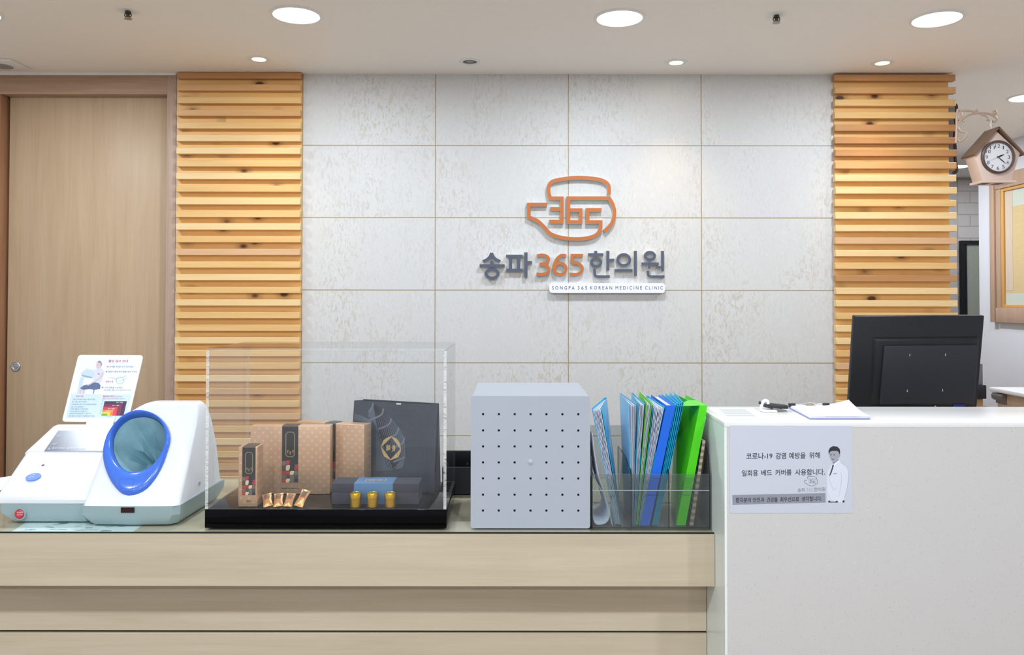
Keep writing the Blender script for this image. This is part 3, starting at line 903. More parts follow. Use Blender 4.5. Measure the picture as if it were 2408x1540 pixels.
letter('dark grey Korean syllable won, last letter of the clinic name', [
    (arc(1918, 950, 47, 38), 29, 0, True), ([(1833, 1028), (2008, 1028)], 27, 0, False), ([(1910, 1028), (1910, 1076)], 30, 0, False),
    ([(2045, 897), (2045, 1103)], 30, 0, False), ([(1972, 1062), (2045, 1062)], 26, 0, False),
    ([(1897, 1098), (1899, 1130), (1909, 1150), (1932, 1157)], 27, 4, False), ([(1931, 1157), (2065, 1157)], 27, 0, False)], SLATE)
PLP = YP(WY - 0.026)
def rrect(x0, y0, x1, y1, r, n=6):
    out = []
    for cx, cy, a0 in ((x1 - r, y0 + r, -pi / 2), (x1 - r, y1 - r, 0), (x0 + r, y1 - r, pi / 2), (x0 + r, y0 + r, pi)):
        out += [(cx + r * cos(a0 + pi / 2 * k / n), cy + r * sin(a0 + pi / 2 * k / n)) for k in range(n + 1)]
    return out
c = PLP(*Z4(1488, 1322))
pq = thing('name_plaque', 'white rounded strip reading SONGPA 365 KOREAN MEDICINE CLINIC below the letters', 'sign', (c.x, WY, c.z))
m = MB(); m.prism([PLP(*Z4(x, y)) for x, y in rrect(905, 1221, 2071, 1322, 34)], (0, 0.0258, 0))
m.build('plate', [mat('plaque_white', 'eaeaf4', 0.4, var=0.0)], pq, smooth=40)
m = MB()
x = 935
for wd, x0, x1 in (('S O N G P A', 935, 1160), ('3 6 5', 1192, 1286), ('K O R E A N', 1318, 1538), ('M E D I C I N E', 1572, 1838), ('C L I N I C', 1870, 2048)):
    m.textbox(wd, *Z4(x0, 1252), *Z4(x1, 1287), PLP, 0.0006, 0, 0.0)
m.build('lettering', [mat('plaque_ink', '414a60', 0.5, var=0.0)], pq)

# ================================================================== WHITE PERFORATED CABINET BOX
bx0, bx1 = P(1107, 1100, 2.04).x, P(1388, 1100, 2.04).x
bzt = P(1250, 931, 2.04).z
bz0 = ZG + 0.001
box = thing('storage_box', 'light grey plastic box with a grid of small square holes, beside the display case', 'storage box', ((bx0 + bx1) / 2, 2.2, bz0))
GREYP = mat('grey_plastic', 'a9afba', 0.38, spec=0.45, var=0.008, vscale=6)
HOLE = mat('hole_dark', '23262b', 0.8, var=0.0)
fp = YP(2.04)
m = MB()
m.box(bx0, bx1, 2.04, 2.372, bz0, bzt)
mb2 = m.bm
bmesh.ops.delete(mb2, geom=[f for f in mb2.faces if all(abs(v.co.y - 2.04) < 1e-6 for v in f.verts)], context='FACES_ONLY')
# front skin with real holes
hx = [1136, 1173, 1210.3, 1247.6, 1285, 1322.5, 1360]; hy = [974, 1012, 1049.8, 1087.2, 1125, 1163, 1200.5]
xs = [bx0]; zs_ = []
for x in hx: xs += [fp(x - 2.4, 1000).x, fp(x + 2.4, 1000).x]
xs.append(bx1)
zz = [bzt]
for y in hy: zz += [fp(1250, y - 2.4).z, fp(1250, y + 2.4).z]
zz.append(bz0)
grid = [[mb2.verts.new((x, 2.04, z)) for z in zz] for x in xs]
deep = 0.006
for i in range(len(xs) - 1):
    for j in range(len(zz) - 1):
        vs = [grid[i][j], grid[i + 1][j], grid[i + 1][j + 1], grid[i][j + 1]]
        if i % 2 == 1 and j % 2 == 1 and not (i == 7 and j == 7):
            bv = [mb2.verts.new(v.co + Vector((0, deep, 0))) for v in vs]
            mb2.faces.new(bv[::-1]).material_index = 1
            for a in range(4):
                b = (a + 1) % 4
                mb2.faces.new((vs[a], vs[b], bv[b], bv[a])).material_index = 1
        else: mb2.faces.new(vs)
bmesh.ops.remove_doubles(mb2, verts=mb2.verts, dist=1e-5)
bmesh.ops.recalc_face_normals(mb2, faces=mb2.faces)
# round the outer edges of the box
es = []
for e in mb2.edges:
    p, q = e.verts[0].co, e.verts[1].co
    on = lambda v: sum((abs(v.x - bx0) < 1e-5, abs(v.x - bx1) < 1e-5, abs(v.z - bz0) < 1e-5, abs(v.z - bzt) < 1e-5, abs(v.y - 2.04) < 1e-5, abs(v.y - 2.372) < 1e-5))
    if len(e.link_faces) == 2 and e.calc_face_angle(0) > 1.0 and on(p) >= 2 and on(q) >= 2: es.append(e)
bmesh.ops.bevel(mb2, geom=es, offset=0.007, segments=3, affect='EDGES', profile=0.5)
m.build('shell', [GREYP, HOLE], box, smooth=40)
c = fp(1247.6, 1087.5)
m = MB(); m.lathe([(0.0001, -0.0022), (0.003, -0.002), (0.004, -0.0008), (0.0065, -0.0008), (0.008, -0.0002), (0.0085, 0.0002)], c, 'Y', 28)
m.build('sprue_mark', [GREYP], box, smooth=60)

# ================================================================== DISPLAY CASE
cx0, cx1 = P(481, 1240, 2.039).x, P(1050, 1240, 2.039).x
YF, YK = 2.039, 2.352
bz1 = P(760, 1198, YF).z
ct = P(600, 819, YF).z
case = thing('display_case', 'clear acrylic display case on a glossy black base, holding gift boxes', 'display case', ((cx0 + cx1) / 2, 2.19, ZG))
GLOSSB = mat('gloss_black', '040406', 0.06, spec=0.12, var=0.0)
m = MB(); m.box(cx0, cx1, YF, YK, ZG + 0.001, bz1); m.build('black_base', [GLOSSB], case, bevel=0.0015)
ACR = clear('acrylic', (0.985, 0.99, 0.99), 0.012)
def edge_mat():
    t = NT('acrylic_edge'); v = t.coords((40, 40, 160), False)
    n = t.noise(v, 1.3, 3)
    c = t.ramp(n, [(0.30, lin('8b7a6c')), (0.44, lin('d9dcdb')), (0.7, lin('f2f5f6'))])
    t.link(c, t.b.inputs['Base Color']); t.b.inputs['Roughness'].default_value = 0.2
    t.b.inputs['Alpha'].default_value = 0.55
    return t.m
EDG = edge_mat()
EDGT = clear('acrylic_edge_clear', (0.93, 0.95, 0.95), 0.10)
th = 0.006
def panel(nm, x0, x1, y0, y1, z0, z1, big):
    """big: axis the sheet faces; its narrow sides get the edge look"""
    e = {'y': (2, 2, 0, 2, 0, 2), 'x': (2, 2, 1, 0, 2, 0), 'z': (0, 0, 2, 2, 2, 2)}[big]
    m = MB(); m.box(x0, x1, y0, y1, z0, z1, 0, e); return m.build(nm, [ACR, EDG, EDGT], case)
e0 = 0.0006
panel('side_panel', cx0 + e0, cx0 + 0.0085, YF + e0, YK - e0, bz1 + e0, ct - th, 'x')
panel('side_panel', cx1 - 0.0085, cx1 - e0, YF + e0, YK - e0, bz1 + e0, ct - th, 'x')
panel('front_panel', cx0 + 0.0102, cx1 - 0.0102, YF + e0, YF + th, bz1 + e0, ct - th, 'y')
panel('back_panel', cx0 + 0.0102, cx1 - 0.0102, YK - th, YK - e0, bz1 + e0, ct - th, 'y')
panel('top_panel', cx0 + e0, cx1 - e0, YF + e0, YK - e0, ct - th + 0.0002, ct, 'z')
BZ = bz1 + 0.0008

# ---- gift boxes
def gold_mat():
    t = NT('gold_paper'); v = t.coords(rnd=False)
    sep = t.add('ShaderNodeSeparateXYZ'); t.link(v, sep.inputs[0])
    K = 1 / 0.0225
    u = t.math('MULTIPLY', t.math('ADD', sep.outputs[0], sep.outputs[2]), K)
    q = t.math('MULTIPLY', t.math('SUBTRACT', sep.outputs[0], sep.outputs[2]), K)
    fu = t.math('FRACT', t.math('ADD', u, 50)); fq = t.math('FRACT', t.math('ADD', q, 50))
    dia = t.math('MULTIPLY', t.math('LESS_THAN', fu, 0.34), t.math('LESS_THAN', fq, 0.34))
    lines = t.math('LESS_THAN', t.math('FRACT', t.math('MULTIPLY', fu, 5.0)), 0.3)
    c = t.mix(t.math('MULTIPLY', lines, 0.22), lin('cfa988'), lin('a98463'))
    c = t.mix(t.math('MULTIPLY', dia, 0.6), c, lin('e3c4ac'))
    t.link(c, t.b.inputs['Base Color'])
    t.b.inputs['Metallic'].default_value = 0.45; t.b.inputs['Roughness'].default_value = 0.33
    return t.m
GOLDP = gold_mat()
BANDB = mat('band_black', '2c2a2c', 0.4, var=0.03)
GLINE = mat('band_gold_line', 'a8946c', 0.35, 0.4, var=0.0)
REDM = mat('band_red', 'a8323a', 0.5, var=0.0); CREAM = mat('band_cream', 'd6c59a', 0.5, var=0.0)
BGREY = mat('band_grey', '6b6259', 0.5, var=0.0); BNAVY = mat('band_navy', '23243c', 0.5, var=0.0); BDGREY = mat('band_dark', '47413d', 0.5, var=0.0)
BANDM = [BANDB, GLINE, REDM, CREAM, BGREY, BNAVY, BDGREY]
class Frame(Plane):
    """unit square mapped on a 3-D rectangle: (u right, v up) in metres from its lower left corner"""
    def __init__(s, o, u):
        s.o = Vector(o); s.u = Vector(u).normalized(); s.n = s.u.cross(Vector((0, 0, 1))).normalized()
    def __call__(s, a, b, off=0.0):
        return s.o + s.u * a + Vector((0, 0, b)) + s.n * off
def band(m, fr, a0, a1, b0, b1, off=0.0006, txt=True):
    """printed band: black ground, chamfered gold frame, colour mosaic below"""
    wd = a1 - a0; hh = b1 - b0
    g = lambda x, y: (a0 + wd * x, b0 + hh * y)
    m.poly([g(0, 0), g(1, 0), g(1, 1), g(0, 1)], fr, off, 0)
    f = [(0.24, 0.49), (0.36, 0.455), (0.66, 0.455), (0.78, 0.49), (0.78, 0.86), (0.66, 0.895), (0.36, 0.895), (0.24, 0.86)]
    m.stroke([g(*p) for p in f], wd * 0.045, fr, 0, 1, 1, True, off + 0.0003)
    for cx, cy in ((0.36, 0.545), (0.51, 0.52), (0.68, 0.545)):
        m.poly([g(cx - 0.045, cy + 0.03), g(cx + 0.045, cy + 0.03), g(cx + 0.025, cy - 0.02), g(cx, cy - 0.032), g(cx - 0.02, cy - 0.02)], fr, off + 0.0003, 1)
    M = [((0, .30), (.25, .38), 4), ((.25, .315), (.5, .395), 2), ((.25, .21), (.5, .31), 3), ((0, .215), (.25, .30), 6), ((.5, .23), (.75, .33), 5), ((.78, .21), (1, .32), 2),
         ((0, .14), (.5, .205), 2), ((.5, .135), (.76, .205), 3), ((.76, .13), (1, .205), 4), ((0, .07), (.26, .135), 4), ((.26, .07), (.5, .135), 6), ((.5, .0), (.76, .13), 4),
         ((.76, .0), (1, .065), 5), ((.76, .065), (1, .13), 6), ((0, 0), (.25, .068), 2), ((.25, 0), (.5, .068), 3)]
    for i, ((x0, y0), (x1, y1), c) in enumerate(M):
        r = 0.5 if c in (2, 3) and i not in (6,) else 0
        pts = [g(x0, y0), g(x1 - (x1 - x0) * r * .5, y0), g(x1, y0 + (y1 - y0) * r), g(x1, y1), g(x0 + (x1 - x0) * r * .5, y1), g(x0, y1 - (y1 - y0) * r * .6)]
        m.poly(pts, fr, off + 0.0003, c)
def gift(label, o, ux, wd, dp, ht, b0, b1, bandlow, text):
    """box of width wd along ux, depth dp backwards, standing on the case floor"""
    ux = Vector(ux).normalized(); nb = Vector((-ux.y, ux.x, 0))
    o = Vector(o)
    t = thing('gift_box', label, 'box', o + ux * wd / 2 + nb * dp / 2, 'rose gold gift boxes in the case')
    m = MB(); q = [o, o + ux * wd, o + ux * wd + nb * dp, o + nb * dp]
    m.hexa(q + [p + Vector((0, 0, ht)) for p in q]); m.build('carton', [GOLDP], t, bevel=0.002)
    fr = Frame(o, ux)
    m = MB(); band(m, fr, b0, b1, bandlow, ht - 0.001)
    tp = [fr(b0, ht, 0.0006), fr(b1, ht, 0.0006), fr(b1, ht, -dp), fr(b0, ht, -dp)]
    m.face([p + Vector((0, 0, 0.0006)) for p in tp], 0)
    m.build('printed_band', BANDM, t)
    if text:
        m = MB(); xx = (b0 + b1) / 2 - wd * .11; rg_ = random.Random(4)
        while xx < (b0 + b1) / 2 + wd * .11:          # printing too small to read in the photo
            w_ = wd * rg_.uniform(.008, .016); h_ = rg_.uniform(.002, .0034)
            m.poly([(xx, bandlow * .45), (xx + w_, bandlow * .45), (xx + w_, bandlow * .45 + h_), (xx, bandlow * .45 + h_)], fr, 0.0007, 0)
            xx += w_ * rg_.choice((1.25, 1.25, 2.2))
        m.build('caption', [BDGREY], t)
    return t
q = ZP(BZ)
a = P(588, 1161, 2.196); b = P(776, 1161, 2.196)
ht = P(680, 1001, 2.196).z - BZ
gift('large rose gold gift box with a black band, in front of the other large box', (a.x, 2.196, BZ), (1, 0, 0), b.x - a.x, 0.036, ht,
     P(663, 1100, 2.196).x - a.x, P(701, 1100, 2.196).x - a.x, P(680, 1134, 2.196).z - BZ, '천연 한방 건강')
rr = Vector((-0.409, 2.209, BZ)); ll = Vector((-0.613, 2.272, BZ))
u = rr - ll
gift('large rose gold gift box turned sideways, half hidden behind the first', ll, u, u.length, 0.044, ht, u.length * 0.425, u.length * 0.585, P(680, 1134, 2.196).z - BZ, None)
a = P(561, 1190, 2.066); b = P(606, 1190, 2.066)
ht2 = P(583, 1050, 2.066).z - BZ
gift('small slim rose gold box with a black band, at the left in the case', (a.x, 2.062, BZ), (1, 0, 0), b.x - a.x, 0.05, ht2,
     P(571, 1100, 2.066).x - a.x, P(602, 1100, 2.066).x - a.x, P(583, 1163, 2.066).z - BZ, '천연 한방')

# ---- navy box with blue sleeve
a = P(780, 1187, 2.088); b = P(985, 1187, 2.088)
nb = thing('gift_box', 'low dark navy box with a blue paper sleeve, behind the gold tins', 'box', ((a.x + b.x) / 2, 2.12, BZ))
nh = P(880, 1137, 2.088).z - BZ
NAVY = mat('navy_fabric', '33343f', 0.85, var=0.18, vscale=420)
m = MB(); m.box(a.x, b.x, 2.088, 2.160, BZ, BZ + nh * 0.58); m.build('tray', [NAVY], nb, bevel=0.0012)
m = MB(); m.box(a.x - .0006, b.x + .0006, 2.0874, 2.1606, BZ + nh * 0.58 + 0.0006, BZ + nh); m.build('lid', [NAVY], nb, bevel=0.0012)
s0, s1 = P(832, 1160, 2.087).x, P(924, 1160, 2.087).x
m = MB(); m.box(s0, s1, 2.0862, 2.1618, BZ + 0.0002, BZ + nh + 0.0008)
BLUE = mat('sleeve_blue', '4a7299', 0.55, var=0.04)
m.build('sleeve', [BLUE], nb, bevel=0.0008)
tp = ZP(BZ + nh + 0.001)
m = MB()
c0 = Vector(((s0 + s1) / 2, 2.124, BZ + nh + 0.0011))
def tq(x, y, o=0): return c0 + Vector((x, y, o))
class TopFrame(Plane):
    def __init__(s): s.n = Vector((0, 0, 1))
    def __call__(s, x, y, off=0): return c0 + Vector((x, y, off))
TF = TopFrame()
m.stroke([(-0.026, -0.010), (0.026, -0.010), (0.026, 0.010), (-0.026, 0.010)], 0.0022, TF, 0, 0, 0, True, 0.0001)
m.text('韓景', [(-0.020, -0.006), (0.020, -0.006), (0.020, 0.006), (-0.020, 0.006)], TF, 0.0001, 0, 0.01)
m.build('sleeve_label', [mat('sleeve_print', 'c0a98a', 0.5, var=0.0)], nb)

# ---- gold tins
TIN = mat('gold_tin', 'd8ae2e', 0.25, 0.92, var=0.05)
def tin(px, lab):
    p = P(px, 1190, 2.0635)
    t = thing('tin', lab, 'tin', (p.x, 2.0655, BZ), 'small gold tins in the display case')
    m = MB(); m.lathe([(0.0135, 0), (0.0142, 0.0008), (0.0142, 0.0215)], (p.x, 2.0655, BZ), 'Z', 40); m.build('tin_body', [TIN], t, smooth=40)
    m = MB(); m.lathe([(0.0147, 0.0218), (0.0147, 0.0355), (0.0140, 0.0365), (0.0110, 0.0362), (0.0105, 0.0357), (0.0001, 0.0357)], (p.x, 2.0655, BZ), 'Z', 40); m.build('tin_lid', [TIN], t, smooth=40)
tin(836, 'leftmost small gold tin in front of the navy box'); tin(875.5, 'middle small gold tin in front of the blue sleeve'); tin(917.5, 'rightmost small gold tin in front of the navy box')

# ---- gold sachets leaning in a row
SACH = mat('sachet_gold', 'cf9a62', 0.3, 0.45, var=0.06, vscale=60)
def sachet(px, lean, top_px, y_top, lab, zoff=0):
    b = P(px, 1188, 2.075)
    b = Vector((b.x, 2.062, BZ + 0.001)); tpt = P(top_px, y_top, 2.094)
    t = thing('sachet', lab, 'sachet', b, 'gold sachets in front of the gold gift box')
    ax = (tpt - b); L = ax.length; ax.normalize()
    side = Vector((1, 0, 0)); side = (side - ax * side.dot(ax)).normalized(); nn = side.cross(ax).normalized()
    if nn.y > 0: nn = -nn
    hw = 0.0125
    rows = []
    for i in range(11):
        v = i / 10; th_ = 0.0055 * (sin(pi * v) ** 0.6 if 0 < v < 1 else 0) + 0.0003
        ww = hw * (1 - 0.16 * sin(pi * v))
        ring = []
        for k in range(13):
            s = -1 + 2 * k / 12
            ring.append(b + ax * L * v + side * ww * s + nn * th_ * (1 - s * s))
        for k in range(11, 0, -1):
            s = -1 + 2 * k / 12
            ring.append(b + ax * L * v + side * ww * s - nn * th_ * 0.6 * (1 - s * s))
        rows.append(ring)
    m = MB(); m.rings(rows); m.build('pouch', [SACH], t, smooth=50)
    m = MB()
    def q(s, v, o): 
        th_ = 0.0055 * (sin(pi * v) ** 0.6) + 0.0003
        return b + ax * L * v + side * hw * 0.86 * s + nn * (th_ * (1 - s * s * 0.74) + o)
    G = [[q(-0.62 + 1.24 * i / 6, 0.50 + 0.38 * j / 5, 0.0005) for i in range(7)] for j in range(6)]
    for j in range(5):
        for i in range(6):
            m.face((G[j][i], G[j][i + 1], G[j + 1][i + 1], G[j + 1][i]), 1 if j == 0 else 0)
    m.build('pouch_label', [mat('sachet_label', '6e5443', 0.45, var=0.1, vscale=200), mat('sachet_red', 'a5483c', 0.45, var=0.0)], t, normals=False)
sachet(634, 0, 627, 1161, 'first gold sachet from the left, right beside the slim box')
sachet(657, 0, 656, 1160, 'second gold sachet from the left in front of the gold box')
sachet(679, 0, 686, 1160, 'third gold sachet from the left in front of the gold box')
sachet(704, 0, 721, 1152, 'fourth and rightmost gold sachet, leaning to the right')

# ---- dark paper bag
def bag_mat():
    t = NT('bag_paper'); v = t.coords(rnd=False)
    n = t.noise(v, 120, 3)
    t.link(t.ramp(n, [(0.3, lin('2d333d')), (0.7, lin('39404b'))]), t.b.inputs['Base Color'])
    t.b.inputs['Roughness'].default_value = 0.35
    return t.m
BAGM = bag_mat()
FL = Vector((-0.464, 2.276, BZ)); FRt = Vector((-0.216, 2.207, BZ))
bu = (FRt - FL).normalized(); bn = Vector((-bu.y, bu.x, 0)); BW = (FRt - FL).length
bh = P(935, 948, 2.245).z - BZ
lean = bn * 0.030
bag = thing('paper_bag', 'dark grey paper gift bag with a gold octagon emblem, at the back of the case', 'bag', (FL + FRt) / 2)
gd = 0.055
fl, frr = FL, FRt; bl, br = FL + bn * gd, FRt + bn * gd
up = Vector((0, 0, bh))
tfl, tfr = FL + lean + up, FRt + lean + up + Vector((0, 0, -0.003))
tbl, tbr = FL + bn * (gd - 0.016) + up + Vector((0.022, 0, 0.003)), FRt + bn * (gd - 0.016) + up
ml, mr = (fl + bl) / 2 + bu * 0.0, (frr + br) / 2
tml, tmr = (tfl + tbl) / 2 + bu * 0.016, (tfr + tbr) / 2 - bu * 0.016
m = MB()
m.face([fl, frr, tfr, tfl]); m.face([br, bl, tbl, tbr])
m.face([bl, fl, ml]); m.face([ml, fl, tfl, tml]); m.face([bl, ml, tml, tbl])
m.face([frr, br, mr]); m.face([frr, mr, tmr, tfr]); m.face([mr, br, tbr, tmr]); m.face([fl, bl, br, frr])
o = m.build('bag_body', [BAGM], bag)
md = o.modifiers.new('solid', 'SOLIDIFY'); md.thickness = 0.0006; md.offset = 0
BFr = Plane(FL, (tfl - FL).cross(bu) * -1)
if BFr.n.y > 0: BFr.n = -BFr.n
def Zb(x, y): return (820 + x / 8.557, 930 + y / 8.557)
def sb(m, pts, wd, n=0, mi=0, off=0.0009, closed=False):
    pp = [(*Zb(*p), 0) for p in pts]
    if n: pp = catmull(pp, n, closed)
    m.stroke(pp, wd / 8.557, BFr, 0, mi, mi, closed, off)
m = MB()
# vertical comb lines widening downwards between curved bands
bands = [[(490, 150), (478, 230), (405, 330)], [(700, 260), (670, 370), (560, 440), (400, 500)], [(860, 460), (830, 560), (740, 620), (600, 670)],
         [(1010, 650), (970, 760), (900, 810), (780, 850)], [(1120, 850), (1090, 950), (1000, 1010), (920, 1050)], [(1130, 1230), (1060, 1270), (960, 1310), (900, 1340)]]
m.poly([Zb(*p) for p in ((480, 175), (655, 240), (860, 460), (1010, 650), (1125, 850), (1140, 1230), (1090, 1440), (940, 1490), (860, 1380), (760, 1080), (620, 760), (500, 540), (390, 410), (410, 320))], BFr, 0.0005, 3)
for bnd in bands: sb(m, bnd, 34, 6, 0, 0.0008)
for k in range(11):
    f = k / 10
    a = Vector((500 + 150 * f, 180 + 60 * f)); b_ = Vector((600 + 480 * f, 640 + 220 * f)); c_ = Vector((900 + 210 * f, 1460 - 200 * f))
    mid = (a + c_) / 2
    sb(m, [tuple(a), tuple(a.lerp(b_, 0.5) + Vector((30 * f, -20))), tuple(b_), tuple(c_)], 26 - 17 * f, 6, 2 if k < 5 else 1, 0.0007)
for k in range(6):
    sb(m, [(112, 368 + k * 26), (180, 386 + k * 22), (320, 440 + k * 16), (460, 520 + k * 8)], 9, 5, 0, 0.0006)
m.poly([Zb(*p) for p in ((545, 560), (620, 760), (760, 1080), (860, 1380), (900, 1500), (560, 1520))], BFr, 0.0004, 4)
random.seed(5)
for r in range(9):
    for cc in range(5):
        x = 560 + cc * 62 + r * 24; y = 720 + r * 82 + cc * 30
        if x > 860 + r * 10: continue
        sb(m, [(x, y), (x + 42, y + 46), (x + 20, y + 84)], 9, 0, 2, 0.0006); sb(m, [(x + 42, y + 46), (x + 74, y + 40)], 9, 0, 2, 0.0006)
m.build('printed_pattern', [mat('bag_print_pale', '66707e', 0.3, var=0.0), mat('bag_print_grey', '2b2e38', 0.3, var=0.0), mat('bag_print_dark', '191a20', 0.3, var=0.0), mat('bag_print_field', '525b68', 0.3, var=0.0), mat('bag_print_stone', '454d59', 0.3, var=0.0)], bag, normals=False)
m = MB()
O = [(865, 822), (960, 860), (1015, 920), (1058, 1070), (1045, 1150), (1000, 1240), (848, 1298), (720, 1230), (680, 1150), (650, 1030), (700, 900), (760, 855)]
D = [(865, 836), (1043, 1075), (846, 1284), (664, 1030)]
def pb(pts, mi, off): m.poly([Zb(*p) for p in pts], BFr, off, mi)
pb([O[0], O[1], O[2], O[3], D[1], D[0]], 0, 0.0013); pb([O[3], O[4], O[5], O[6], D[2], D[1]], 0, 0.0013)
pb([O[6], O[7], O[8], O[9], D[3], D[2]], 0, 0.0013); pb([O[9], O[10], O[11], O[0], D[0], D[3]], 0, 0.0013)
def bt(body, x0, y0, x1, y1): m.text(body, [Zb(x0, y1), Zb(x1, y1), Zb(x1, y0), Zb(x0, y0)], BFr, 0.0013, 0, 0.02)
bt('韓', 757, 990, 842, 1125); bt('景', 872, 1000, 948, 1130)
m.build('gold_emblem', [mat('emblem_gold', 'c3a874', 0.35, 0.35, var=0.12, vscale=300)], bag, normals=False)
cst = (tfl + tfr) / 2 + bu * 0.01
m = MB(); m.prism([cst - bu * 0.007 + Vector((0, -0.001, -0.006)), cst + bu * 0.007 + Vector((0, -0.001, -0.006)), cst + bu * 0.008 + Vector((0, -0.001, -0.001)), cst - bu * 0.007 + Vector((0, -0.001, -0.001))], (0, 0.0006, 0))
m.build('white_tag', [mat('bag_tag', 'cfd3e4', 0.4, var=0.0)], bag)

# ---- black tray behind the case and grey box
t = thing('desk_organizer', 'black open desk tray on the counter between the display case and grey box', 'organizer', (-0.1, 2.46, ZG))
zt_ = P(1080, 1080, 2.40).z; zr = P(1080, 1098, 2.40).z
x0, x1 = P(1040, 1100, 2.40).x, 0.02
DARKT = mat('tray_black', '26272b', 0.35, var=0.05)
m = MB(); m.box(x0, x1, 2.53, 2.545, ZG + 0.001, zt_); m.build('back_board', [DARKT], t)
m = MB(); m.box(x0, x0 + 0.004, 2.40, 2.53, ZG + 0.001, zr); m.box(x1 - 0.004, x1, 2.40, 2.53, ZG + 0.001, zr); m.box(x0 + .004, x1 - .004, 2.404, 2.53, ZG + .001, ZG + .006)
m.build('tray_sides', [DARKT], t)
m = MB(); m.box(x0, x1, 2.396, 2.40, ZG + 0.001, zr); m.build('tray_front', [DARKT], t)
m = MB(); c = P(1098, 1092, 2.46); m.tube([c + Vector((-.003, 0, -.02)), c, c + Vector((.002, 0, .006)), c + Vector((.004, 0, .002)), c + Vector((.002, 0, -.02))], 0.0008, 6)
m.build('wire_hook', [CHROME], t)
# ================================================================== BLOOD PRESSURE MONITOR
BW_ = mat('monitor_white', 'e3e6ec', 0.22, spec=0.55, var=0.0)
BG_ = mat('monitor_grey_green', '8fa3a6', 0.35, var=0.0)
BLU = mat('ring_blue', '4270d2', 0.2, spec=0.55, var=0.02, vscale=8)
bp = thing('blood_pressure_monitor', 'white automatic blood pressure monitor with a blue arm ring and instruction board', 'blood pressure monitor', (-1.1, 2.22, ZG))
gz = ZG + 0.001
# console housing: profile in (y, z) swept across x
xl, xr = P(-9, 1180, 2.09).x, -1.106
xtop = P(57, 1072, 2.232).x
lip0, lip1 = P(100, 1184, 2.09).z, P(100, 1166, 2.09).z
zb_ = P(60, 1066, 2.235).z
prof = [(2.090, lip0), (2.088, (lip0 + lip1) / 2), (2.094, lip1), (2.16, lip1 * .52 + zb_ * .48 + 0.002), (2.232, zb_), (2.245, zb_ + 0.004), (2.36, zb_ + 0.006), (2.365, lip0)]
m = MB()
rs = []
for k, x in enumerate((xl, xl + 0.004, xl + 0.012, xr)):
    ins = (0.010, 0.004, 0.0, 0.0)[k]
    ring = []
    for y, z in prof:
        yy = min(max(y, 2.088 + ins), 2.365 - ins); z2 = z - ins * (0.8 if z > lip1 else 0.0)
        fl_x = (xtop - xl) * min(1, max(0, (y - 2.09) / 0.142)) if k < 3 else 0
        ring.append((x + fl_x, yy, z2))
    rs.append(ring)
m.rings(rs)
m.build('console_housing', [BW_], bp, smooth=35)
# raised display hood
xh0, xh1 = P(57, 1068, 2.242).x, -1.106
xhb = P(121, 1003, 2.335).x
zt0 = P(200, 1000, 2.335).z
prof = [(2.238, zb_ - 0.004), (2.240, zb_ + 0.006), (2.246, zb_ + 0.010), (2.29, zb_ + 0.010 + (zt0 - zb_ - 0.01) * 0.49), (2.335, zt0), (2.346, zt0 + 0.001), (2.354, zt0 - 0.006), (2.358, zt0 - 0.02), (2.360, gz + 0.04)]
m = MB(); rs = []
for k, x in enumerate((xh0, xh0 + 0.002, xh0 + 0.007, xh0 + 0.016, xh1)):
    ins = (0.014, 0.007, 0.0025, 0.0, 0.0)[k]
    rs.append([(x + ((xhb - xh0) * min(1, max(0, (y - 2.242) / 0.093)) if k < 4 else 0), min(max(y, 2.238 + ins * .6), 2.360 - ins * .6), z - (ins if z > zb_ + 0.005 else 0)) for y, z in prof])
m.rings(rs); m.build('display_hood', [BW_], bp, smooth=35)
# screen on the sloping hood face
pA = Vector((0, 2.246, zb_ + 0.010)); pB = Vector((0, 2.335, zt0))
sl = (pB - pA).normalized(); SCP = Plane(pA, Vector((1, 0, 0)).cross(sl))
if SCP.n.z < 0: SCP.n = -SCP.n
SCRN = mat('dark_screen', '4b5063', 0.30, spec=1.0, var=0.05)
m = MB(); m.prism([SCP(104, 1061, 0.0009), (SCP(250, 1061, 0.0009)), SCP(262, 1013, 0.0009), SCP(137, 1013, 0.0009)], SCP.n * -0.001)
scn = m.build('screen', [SCRN], bp)
STX = mat('screen_text_white', 'd9dbe8', 0.4, var=0.0)
for b_, x0, y0, x1, y1 in (('최고', 133, 1024, 142, 1028), ('시간', 121, 1043, 132, 1047), ('측정 전에는 움직이지 마세요', 121, 1053, 200, 1057), ('수축기 혈압', 225, 1016, 252, 1020)):
    m = MB(); m.text(b_, [(x0, y1), (x1, y1), (x1 + 4, y0), (x0 + 4, y0)], SCP, 0.002, 0); m.build('screen_text', [STX], scn)
m = MB(); m.stroke([(113, 1057, 0), (118, 1057, 0), (117.5, 1053, 0)], 0.6, SCP, 0, 0, 0, True, 0.0013); m.build('warning_icon', [STX], scn)
# start button on the sloping housing
pA = Vector((0, 2.094, lip1)); pB = Vector((0, 2.232, zb_)); sl = (pB - pA).normalized()
SLP = Plane(pA, Vector((1, 0, 0)).cross(sl)); SLP.n = SLP.n if SLP.n.z > 0 else -SLP.n
m = MB(); el = []
for k in range(36):
    a = 2 * pi * k / 36; x, y = 18 * cos(a), 8.2 * sin(a)
    el.append((79.5 + x + y * -0.25, 1124.5 + y - x * 0.16))
m.prism([SLP(x, y, 0.006) for x, y in el], SLP.n * -0.008)
sb_ = m.build('start_button', [mat('button_blue', '6f8fe0', 0.3, var=0.0)], bp, smooth=40)
m = MB()
m.text('시작', [(71, 1123.5), (85, 1121.5), (86, 1118), (72, 1120)], SLP, 0.0064, 0, 0.01); m.text('정지', [(67, 1128.5), (81, 1126.5), (82, 1123.5), (68, 1125.5)], SLP, 0.0064, 0, 0.01)
m.build('button_text', [mat('button_text', 'c9d4f2', 0.5, var=0.0)], sb_)
